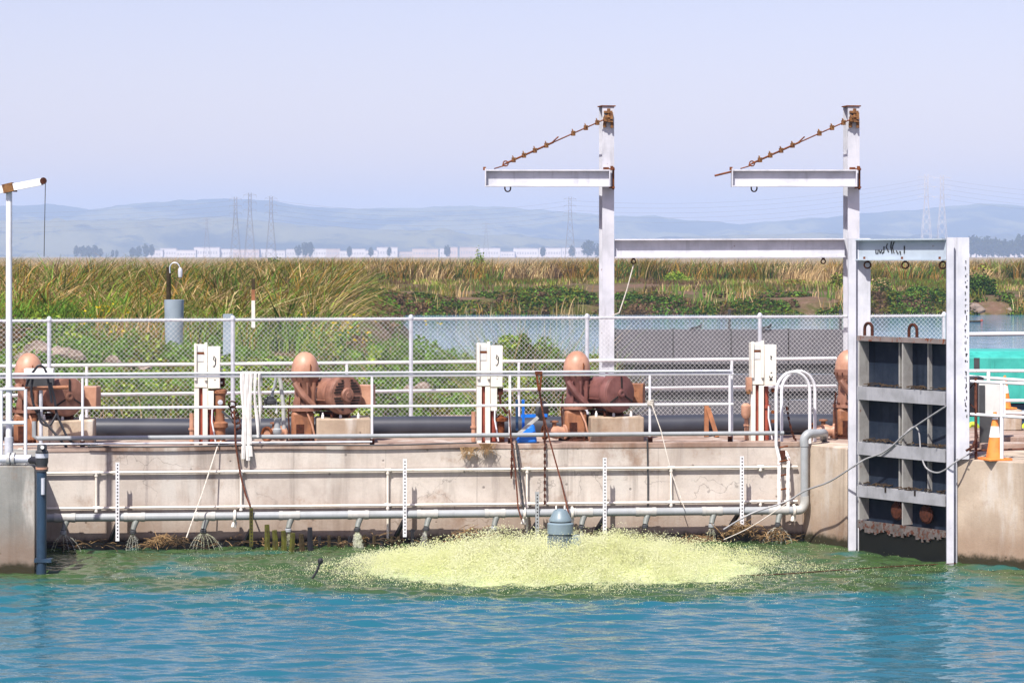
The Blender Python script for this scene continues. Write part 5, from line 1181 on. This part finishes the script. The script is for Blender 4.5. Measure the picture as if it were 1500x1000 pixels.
# mustard flowers
P_ = []
for px, py, d_, k in ((150, 462, 66, 26), (165, 478, 62, 26), (455, 470, 58, 16), (520, 478, 56, 30), (515, 490, 56, 20), (130, 470, 64, 12), (650, 480, 56, 6)):
    c = at(px, py, d_); P_.append(np.array(c) + RNG.normal(0, 1, (k, 3)) * np.array([.22, .3, .16]))
P_ = np.concatenate(P_); leaves('mustard_flowers', P_, RNG.uniform(.06, .11, len(P_)), pal(len(P_), [(.8, .6, .02), (.7, .5, .02)], [1, 1], .1))
# bushes one can tell apart
def bush(px, py_top, d_, wpx, label, cols, name='bush', n=1600, hscale=1.0):
    p = at(px, 0, d_); p.z = float(terrain(np.array([p.x]), np.array([d_]))[0]); top = zat(py_top, d_); h_ = max(top - p.z, .3); w_ = wpx * d_ / F / 2
    t = thing(name, label, 'bush', p, 0, None)
    u = RNG.normal(size=(n, 3)); u /= np.linalg.norm(u, axis=1)[:, None]; u *= (RNG.random(n) ** .45)[:, None]; u[:, 2] = np.abs(u[:, 2])
    lump = 1 + .5 * vnoise(u[:, 0] * 2.3 + px, u[:, 1] * 2.3 + u[:, 2] * 2, int(px), 2)
    Pn = u * np.array([w_, w_ * .8, h_]) * lump[:, None]
    o = leaves('crown', Pn, RNG.uniform(.045, .11, n) * (d_ / 60) ** .6 * 1.1, pal(n, cols, [1] * len(cols), .25), kind=None); o.parent = t
    b = MB()
    for k in range(4): a = k * 1.6; b.tube([(0, 0, -.1), (math.cos(a) * w_ * .2, math.sin(a) * w_ * .2, h_ * .4), (math.cos(a) * w_ * .4, math.sin(a) * w_ * .4, h_ * .7)], [.04, .025, .012], 5)
    b.build('stem', M['twig'], t)
bush(701, 367, 225, 30, 'bright green rounded bush cresting the far bank', [GREEN, LIME], n=1400)
bush(402, 374, 225, 26, 'small dark green bush on horizon right of three pylons', [GREEN, DGREEN], n=900)
bush(993, 398, 192, 42, 'lime green bush on the far bank between crane masts', [LIME, LIME, GREEN], n=1700)
bush(1437, 398, 176, 56, 'dark green bush leaning over the water right of frame', [DGREEN, DGREEN, GREEN], n=3200)
bush(1226, 402, 180, 26, 'pale lime shrub beside the second crane mast', [LIME, OLIVE], n=1000)
bush(1165, 410, 186, 40, 'yellowish green shrub on far bank before second mast', [LIME, OLIVE, GOLD], n=1300)
bush(1440, 385, 198, 34, 'yellow green shrub above the dark bush', [LIME, OLIVE, GOLD], n=1000)
bush(940, 434, 172, 90, 'wide dark shore bush just right of first mast', [DGREEN, DGREEN, GREEN], n=4200)
bush(555, 428, 173, 60, 'green shore bush above the left end of pond', [GREEN, DGREEN], n=2400)
bush(760, 436, 172, 70, 'dark green shore bush between hose actuator and first mast', [DGREEN, GREEN], n=2600)
bush(620, 432, 173, 44, 'olive shore bush above the fence near mid pond', [OLIVE, DGREEN], n=1700)
bush(1345, 420, 176, 46, 'green shore bush seen through the gate frame', [GREEN, DGREEN], n=1800)
bush(1290, 410, 175, 36, 'dark reedy bush seen beside second mast through frame', [GREEN, DGREEN, STRAW], n=1600)
# rocks, rubble and shore bits
def rock(p, s, label, mat='rock', group='rocks on the far shore'):
    b = MB(); rr = random.Random(int(p.x * 100) + 3); prof = []
    V_, F_ = [], []; N, Kr = 8, 4
    for j in range(Kr + 1):
        for k in range(N):
            a = 2 * math.pi * k / N; e = math.pi / 2 * j / Kr; q = rr.uniform(.8, 1.15); V_.append(p + Vector((math.cos(a) * math.cos(e) * s[0] * q, math.sin(a) * math.cos(e) * s[1] * q, math.sin(e) * s[2] * rr.uniform(.85, 1.1) - .05)))
    for j in range(Kr):
        for k in range(N): F_.append((j * N + k, j * N + (k + 1) % N, (j + 1) * N + (k + 1) % N, (j + 1) * N + k))
    b.add(V_, F_); o = b.build('rock', M[mat], smooth=False); tag(o, label, 'rock', group)
for px, py, s, lb in ((1425, 444, (1.1, .8, .7), 'large brown boulder at water edge below dark bush'), (975, 460, (.9, .6, .45), 'pale slab rock on far shore between masts'), (1120, 458, (.8, .5, .3), 'flat grey rock on far shore near the second mast'), (690, 460, (.7, .5, .35), 'reddish rock on far shore above the actuator'), (1280, 451, (.8, .5, .35), 'white rock at waterline seen under the frame beam'), (1350, 447, (.6, .5, .3), 'small pale rock at the waterline inside the frame'), (1480, 442, (.7, .5, .4), 'grey rock on far shore at right edge')):
    p = at(px, py, 169.5); p.z = .7; rock(p, s, lb)
rr = random.Random(8)
for i, (px, py, s) in enumerate(((55, 508, .35), (68, 512, .28), (85, 515, .33), (98, 510, .22), (40, 516, .25), (110, 516, .26), (165, 520, .18), (212, 530, .15), (600, 560, .14), (620, 557, .16), (585, 575, .12))):
    d_ = 52.5 if px < 300 else 47.2; p = at(px, py, d_); p.z = max(p.z - .1, float(terrain(np.array([p.x]), np.array([d_]))[0]) - .02)
    rock(p, (s, s * .8, s * .8), ['jagged grey rubble lump topping the earth mound', 'rubble lump next to fence post on the earth mound', 'broad rubble lump behind the fence post', 'small rubble lump behind the fence post', 'rubble lump at mound edge near the davit', 'tan rubble lump right of the mound', 'small grey stone in weeds right of mound', 'small tan stone in weeds before first actuator', 'pale stone left of fence post in weeds', 'pale stone right of fence post in weeds', 'tiny stone low in weeds by fence post'][i], 'rock', 'rubble behind the fence')
t = thing('floating_log', 'dark floating log with a red end on the pond', 'log', at(1428, 471, 150))
p = at(1428, 471, 150); p.z = POND_Z + .03; MB().cyl(p + Vector((-.5, 0, 0)), p + Vector((.35, 0, .02)), .05).build('trunk', M['wood'], t, world=True); MB().lathe([(.08, 0), (.09, .08), (.03, .14)], p + Vector((.4, 0, 0))).build('knob', M['redprimer'], t, world=True)
o = MB().cyl(at(830, 442, 172), at(832, 427, 172), .12).build('stump_post', M['twig']); o.name = 'mooring_post'; tag(o, 'dark leaning mooring post on the far shore', 'post')

# ------------------------------------------------------------------ far plain: trees, buildings, pylons
def far_tree(px, y0, y1, d_, wpx, label, dark=True, group='trees on the far plain'):
    p = at(px, 0, d_); p.z = 2.0; h_ = max(zat(y0, d_) - 2.0, 1.5); w_ = wpx * d_ / F / 2
    t = thing('far_tree', label, 'tree', p, 0, group); n = 260
    u = RNG.normal(size=(n, 3)); u /= np.linalg.norm(u, axis=1)[:, None]; u *= (RNG.random(n) ** .4)[:, None]
    Pn = u * np.array([w_, w_, h_ * .45]) * (1 + .5 * vnoise(u[:, 0] * 2 + px, u[:, 2] * 2 + u[:, 1], int(px) % 50, 2))[:, None] + np.array([0, 0, h_ * .55])
    c = [srgb(44, 66, 40, .45), srgb(60, 80, 46, .45)]; o = leaves('crown', Pn, RNG.uniform(.18, .34, n) * h_ * .8, pal(n, c, [1, 1], .2), kind=None, flat=1.0); o.parent = t
    MB().cyl((0, 0, -.5), (0, 0, h_ * .5), h_ * .03, h_ * .015, 6).build('trunk', M['twig'], t)
ft = [(112, 361, 9), (121, 360, 12), (130, 360, 11), (139, 360, 10), (147, 364, 7), (165, 366, 4), (171, 366, 4), (194, 362, 10), (203, 361, 10), (214, 358, 9), (222, 359, 8)]
for i, (px, y, w_) in enumerate(ft): far_tree(px, y, 374, 4000, w_, '%s hazy tree from the davit wire on the far plain' % nm_[i])
for i, (px, y, w_) in enumerate([(437, 359, 10), (447, 355, 10), (455, 356, 9), (543, 361, 7), (570, 362, 6), (512, 361, 7), (655, 360, 9), (795, 361, 8), (838, 360, 9)]): far_tree(px, y, 374, 4000, w_, '%s hazy tree counted from the three pylons toward first mast' % nm_[i], group='trees between pylons and mast')
far_tree(861, 352, 374, 3800, 20, 'broad rounded dark tree just left of the first mast'); far_tree(876, 358, 374, 3800, 12, 'low dark tree touching the first mast')
for i, px in enumerate((1422, 1430, 1440, 1447, 1456, 1463, 1470, 1478, 1486, 1493, 1502)): far_tree(px, 345 + (i * 37 % 9) , 366, 3800, 14, '%s tree of the hazy row at right beyond the gate frame' % nm_[i], group='tree row beyond the gate frame')
rr = random.Random(12)
def building(px0, px1, ytop, d_, label, mat):
    a_, e_ = at(px0, 0, d_), at(px1, 0, d_); h_ = zat(ytop, d_) - 2.0
    t = thing('far_building', label, 'building', ((a_.x + e_.x) / 2, d_, 2.0), 0, 'pale buildings on the far plain')
    w_ = e_.x - a_.x; MB().b2((-w_ / 2, 0, -1), (w_ / 2, 18, h_)).build('wall', M[mat], t, smooth=False)
    MB().b2((-w_ / 2 - .5, -.5, h_ + .01), (w_ / 2 + .5, 18.5, h_ + .7)).build('roof', M['farroof'], t, smooth=False)
    b = MB(); k = -w_ / 2 + 2
    while k < w_ / 2 - 3: b.b2((k, -.12, h_ * .35), (k + 2.2, -.02, h_ * .6)); k += 4.5
    b.build('windows', M['farwin'], t, smooth=False).name = 'window_row'
px = 212; i = 0; BL = []
while px < 880:
    w_ = rr.uniform(14, 40); BL.append((px, px + w_, rr.uniform(362, 369), rr.uniform(4200, 4500), 'farwhite' if rr.random() < .72 else 'fartan')); px += w_ + rr.uniform(-4, 3)
for i, (a_, e_, y, d_, m) in enumerate(BL): building(a_, e_, y, d_, '%s %s low building of far strip, counted from the davit side' % (nm_[i], 'white' if m == 'farwhite' else 'tan'), m)
for i, (a_, e_, y, m) in enumerate(((1419, 1440, 365, 'farwhite'), (1441, 1470, 363, 'farwhite'), (1472, 1500, 364, 'farwhite'), (1501, 1530, 364, 'fartan'))): building(a_, e_, y, 4200 + 40 * i, '%s pale low building under the tree row at right' % nm_[i], m)
for i, px in enumerate((910, 955, 1000, 1050, 1100, 1150, 1200)): building(px, px + 24, 366, 3300, '%s low building hidden low behind beam, counted from first mast' % nm_[i], 'farwhite')

def pylon(px, ytop, d_, label, mat='pylon', th=.3, ws=1.0):
    p = at(px, 0, d_); p.z = 2.0; h_ = zat(ytop, d_) - 2.0
    t = thing('pylon', label, 'pylon', p, 0, 'lattice transmission pylons')
    hw = lambda z: (3.6 - 3.0 * min(z / (.72 * h_), 1)) * ws + .5
    b = MB(); lv = [h_ * k for k in (0, .14, .27, .39, .5, .6, .69, .77, .85, .93, 1)]
    for i in range(len(lv) - 1):
        a_, e_ = hw(lv[i]), hw(lv[i + 1])
        for sx in (-1, 1):
            for sy in (-1, 1):
                b.bar((sx * a_, sy * a_, lv[i]), (sx * e_, sy * e_, lv[i + 1]), th, th); b.bar((sx * a_, sy * a_, lv[i]), (-sx * e_, sy * e_, lv[i + 1]), th * .6, th * .6)
    b.build('lattice_tower', M[mat], t, smooth=False)
    for k in (.74, .86, .97):
        l = h_ * .1; b = MB(); b.bar((-l, 0, h_ * k), (l, 0, h_ * k), th * .8, th); b.bar((-l, 0, h_ * k), (0, 0, h_ * k + 2.2), th * .6, th * .6); b.bar((l, 0, h_ * k), (0, 0, h_ * k + 2.2), th * .6, th * .6)
        for s in (-1, 1): b.bar((s * l, 0, h_ * k), (s * l, 0, h_ * k - 2), th * .5, th * .5)
        b.build('cross_arm', M[mat], t, smooth=False)
    return t
PYL = [(345, 289, 2000), (366, 283, 1950), (397, 288, 2000), (835, 289, 2000), (1357, 256, 1700), (1380, 257, 1720), (303, 320, 3000), (712, 326, 3000)]
LB = ['first pylon of the hazy trio over the hills', 'tallest middle pylon of the hazy trio', 'last pylon of the hazy trio, nearest the first mast', 'single hazy pylon under the first crane jib', 'pale pylon above gate frame beam, nearer second mast', 'pale pylon above gate frame beam, nearer guide top', 'faint far pylon left of the trio', 'faint far pylon under the jib tip']
for (px, y, d_), lb in zip(PYL, LB): pylon(px, y, d_, lb, 'pylon' if px < 1300 else 'pylonlight', .2 if d_ < 2500 else .2)
def wires(a, e, ya, ye, label):
    t = thing('power_line', label, 'power line', at(a, ya, 2000))
    for k in range(5):
        b = MB(); p0, p1 = at(a, ya + k * 7, 2000), at(e, ye + k * 7, 2100); P_ = [p0.lerp(p1, i / 16) + Vector((0, 0, -9 * 4 * (i / 16) * (1 - i / 16))) for i in range(17)]; b.tube(P_, .07, 3, cap=False); b.build('wire', M['pylon'], t, smooth=False, world=True)
wires(-420, 345, 300, 294, 'faint power lines running past the davit to the trio'); wires(397, 835, 293, 294, 'faint power lines between the trio and single pylon'); wires(835, 1357, 294, 262, 'faint power lines between single pylon and pale pylons'); wires(1380, 1900, 263, 280, 'faint power lines leaving the pale pylons')

# ------------------------------------------------------------------ aerator and its spray
t = thing('floating_aerator', 'grey blue aerator motor standing in a yellow green spray mound', 'aerator', (AC[0], AC[1], 0))
z0 = zat(745, AC[1])
AX, AY = AC
MB().lathe([(.155, .1), (.175, .14), (.175, .5), (.165, .51)], (AX, AY, 0), n=26).build('motor_body', M['aeratordark'], t, world=True)
b = MB()
for k in range(18): a = 2 * math.pi * k / 18; b.bar((AX + math.cos(a) * .178, AY + math.sin(a) * .178, .16), (AX + math.cos(a) * .178, AY + math.sin(a) * .178, .48), .012, .016, up=(math.cos(a), math.sin(a), 0))
b.build('cooling_fin', M['aerator'], t, kind='stuff', world=True, smooth=False)
MB().lathe([(.168, .511), (.187, .52), (.187, .66), (.17, .675), (.16, .68)], (AX, AY, 0), n=28).build('upper_band', M['aerator'], t, world=True)
MB().lathe([(.15, .681), (.155, .69), (.155, .695)], (AX, AY, 0), n=24).build('gap_ring', M['slot'], t, world=True)
MB().lathe([(.165, .696), (.165, .72), (.14, .76), (.1, z0 - .03), (.06, z0), (0, z0 + .003)], (AX, AY, 0), n=28).build('cap', M['aerator'], t, world=True)
b = MB(); b.box((AX + .22, AY - .02, .42), (.1, .12, .16)); b.cyl((AX + .22, AY - .1, .42), (AX + .22, AY + .06, .42), .075); b.build('terminal_box', M['aerator'], t, world=True)
for s in (-1, 1): MB().ring((AX + s * .06, AY, z0), (1, 0, 0), .04, .012, 10, 5, math.pi / 2, 1.5 * math.pi).build('lifting_eye', M['pvcwhite'], t, world=True)
MB().lathe([(.55, -.12), (.62, -.05), (.62, .02), (.5, .05), (.2, .1)], (AX, AY, 0), n=30).build('float', M['dark'], t, world=True)
def octa(P, s):                                                   # one small drop per point
    n = len(P); E = np.array([[1, 1, 1], [1, -1, -1], [-1, 1, -1], [-1, -1, 1]], float) * .75; V = (P[:, None, :] + E[None] * s[:, None, None]).reshape(-1, 3)
    T = np.array([[0, 1, 2], [0, 3, 1], [0, 2, 3], [1, 3, 2]]); return V, (T[None] + (np.arange(n) * 4)[:, None, None]).reshape(-1, 3)
# drops thrown outward on ballistic arcs
n = 420000; nj = 90
ja = RNG.uniform(0, 2 * np.pi, nj); jr = RNG.uniform(1.1, 3.7, nj); jh = .07 + .40 * RNG.random(nj) ** 1.8; jw = RNG.uniform(.03, .12, nj)
jet_ = RNG.integers(0, nj, n); solo = RNG.random(n) < .5
az = np.where(solo, RNG.uniform(0, 2 * np.pi, n), ja[jet_] + RNG.normal(0, 1, n) * jw[jet_])
Rr = np.where(solo, 1.1 + 2.5 * RNG.random(n) ** 1.1, jr[jet_] * RNG.uniform(.85, 1.12, n)); k = RNG.random(n) ** .9
hp = np.where(solo, .06 + .24 * RNG.random(n) ** 1.6, jh[jet_] * RNG.uniform(.6, 1.1, n)) * (1.12 - .16 * (Rr - 1.2)); r_ = .24 + Rr * k
x = AX + np.cos(az) * r_; y = AY + np.sin(az) * r_ * .72
z = .08 * (1 - k) + 4 * hp * k * (1 - k) * (1.3 - .6 * k) + np.abs(RNG.normal(0, .03, n)) * RNG.choice([1, 2.2], n, p=[.85, .15])
cl = vnoise(x * 3.2, y * 3.2, 77, 4) + RNG.normal(0, .22, n); ok = (z > .004) & (cl > -.3 + .45 * sstep(r_ + .3 * np.sin(az * 9), 2.5, 3.8)); x, y, z = x[ok], y[ok], z[ok]
V_, Q_ = octa(np.stack([x, y, z], 1), RNG.uniform(.0032, .0075, len(x)) * RNG.choice([.7, 1, 1.5], len(x), p=[.45, .4, .15]))
fast('spray_drops', V_, Q_, M['spray'], kind='stuff')
# churned foam mound under the drops
xs = np.linspace(-3.9, 3.9, 260); ys = np.linspace(-2.9, 2.9, 200); X, Y = np.meshgrid(xs, ys); rr_ = np.hypot(X, Y / .72) * (1 + .22 * vnoise(X / .9, Y / .9, 78, 3))
Z = .10 * np.exp(-((rr_ - .85) / .75) ** 2) * (rr_ > 0) + .10 * np.exp(-(rr_ / 2.1) ** 2) - .05 - .09 * sstep(rr_ + .5 * vnoise(X * 2.2, Y * 2.2, 82, 3), 2.1, 3.0) + .12 * vnoise(X * 3.5, Y * 3.5, 79, 4) * np.exp(-(rr_ / 2.6) ** 4) + .07 * vnoise(X * 14, Y * 14, 80, 3) * np.exp(-(rr_ / 2.8) ** 4)
Vf = np.stack([X.ravel() + AX, Y.ravel() + AY, Z.ravel()], 1); nx = len(xs); ii = np.arange(len(ys) - 1)[:, None] * nx + np.arange(nx - 1)[None, :]
Q_ = np.stack([ii, ii + 1, ii + nx + 1, ii + nx], -1).reshape(-1, 4); keep = (Z.ravel()[Q_].max(1) > -.035); fast('foam_mound', Vf, Q_[keep], M['foam'], smooth=False, kind='stuff')
# foam flecks on the water
n = 12000; a = RNG.uniform(0, 2 * np.pi, n); r_ = 2.6 + np.abs(RNG.normal(0, 1.3, n)); x = AX + np.cos(a) * r_ * 1.25; y = AY + np.sin(a) * r_ * .8
wl = D0 + x * math.tan(TH) - .12; ok = (y < wl) & (vnoise(x * 1.5, y * 2.5, 81, 3) > -.02) & (np.abs(x) < 9); x, y = x[ok], y[ok]
V_, Q_ = octa(np.stack([x, y, np.full(len(x), .035) + RNG.normal(0, .012, len(x))], 1), RNG.uniform(.0018, .005, len(x))); fast('foam_flecks', V_, Q_, M['spray'], kind='stuff')

# water jets from the nozzles
def jet(i, dirs, label, r=.0046):
    p = nzp[i]; b = MB()
    for dx, dy in dirs:
        pts = []
        for k in range(7):
            s = k / 6; pts.append(p + Vector((dx * s ** .85, dy * s, -p.z * (.15 * s + .85 * s * s) + .0)))
        b.tube(pts, [r * (.5 + .35 * (j % 2)) for j in range(7)], 4, cap=False)
        for k in range(26):
            s = RNG.random() ** .7; q = p + Vector((dx * s ** .85 + RNG.normal(0, .008 + .012 * s), dy * s + RNG.normal(0, .012), -p.z * (.15 * s + .85 * s * s))); h = r * RNG.uniform(.4, 1.1); b.add([q + Vector((h, 0, 0)), q + Vector((-h, h, 0)), q + Vector((-h, -h, 0)), q + Vector((0, 0, h * 3))], [(0, 1, 3), (1, 2, 3), (2, 0, 3), (0, 2, 1)])
    o = b.build('water_jet', M['jet'], smooth=False); tag(o, label, 'water jet', 'water jets falling from the manifold')
jet(0, [(-.18, -.05), (-.12, -.1), (.02, -.06), (.1, -.06), (.2, -.1), (.28, -.04)], 'water jets fanning out beside the dark blue pipe')
jet(1, [(-.1, -.05), (-.05, -.08), (.0, -.06), (.06, -.07), (.09, -.03)], 'narrow bundle of water jets near the first white strut')
jet(2, [(-.22, -.05), (-.16, -.08), (-.1, -.1), (-.03, -.06), (.02, -.1), (.1, -.07), (.18, -.08), (.26, -.04), (.3, -.06)], 'widest fan of water jets, beside the slanting pole')
jet(3, [(-.02, -.05), (.02, -.08), (.05, -.06), (.08, -.05)], 'thin water column falling among the mossy stakes', .006)
jet(4, [(-.06, -.05), (-.03, -.08), (.0, -.07), (.03, -.08), (.05, -.04), (.08, -.06), (-.045, -.03), (.015, -.03), (.06, -.09)], 'thick white water column falling behind thin stakes', .011)
jet(5, [(-.1, -.05), (-.06, -.08), (-.03, -.1), (.0, -.04)], 'slanting water jet at left flank of spray', .006)
jet(6, [(-.3, -.05), (-.2, -.1), (.05, -.08), (.12, -.05), (.2, -.05)], 'splayed water jets partly lost in the spray mound')
jet(7, [(-.03, -.05), (.0, -.08), (.03, -.05)], 'thin jet right behind the aerator motor', .006)
jet(9, [(-.1, -.05), (-.04, -.08), (.04, -.05), (.07, -.07)], 'few straight jets right of spray under tangled rope', .005)
jet(10, [(-.25, -.05), (-.17, -.08), (-.1, -.1), (-.02, -.06), (.05, -.1), (.12, -.06), (.22, -.08)], 'fan of brownish jets beside the elbow pipe and wing wall')

# ------------------------------------------------------------------ haze
b = MB(); b.b2((-7000, -60, -2), (7000, 11000, 235)); hz = NT('haze air'); hz.t.nodes.remove(hz.b)
vol = hz.n('ShaderNodeVolumePrincipled'); vol.inputs['Color'].default_value = (0.52, 0.69, 1.0, 1); vol.inputs['Density'].default_value = 1.7e-4; vol.inputs['Anisotropy'].default_value = 0.0
hz.l(vol.outputs[0], hz.out.inputs['Volume'])
b.build('haze', hz.m, smooth=False, kind='stuff')
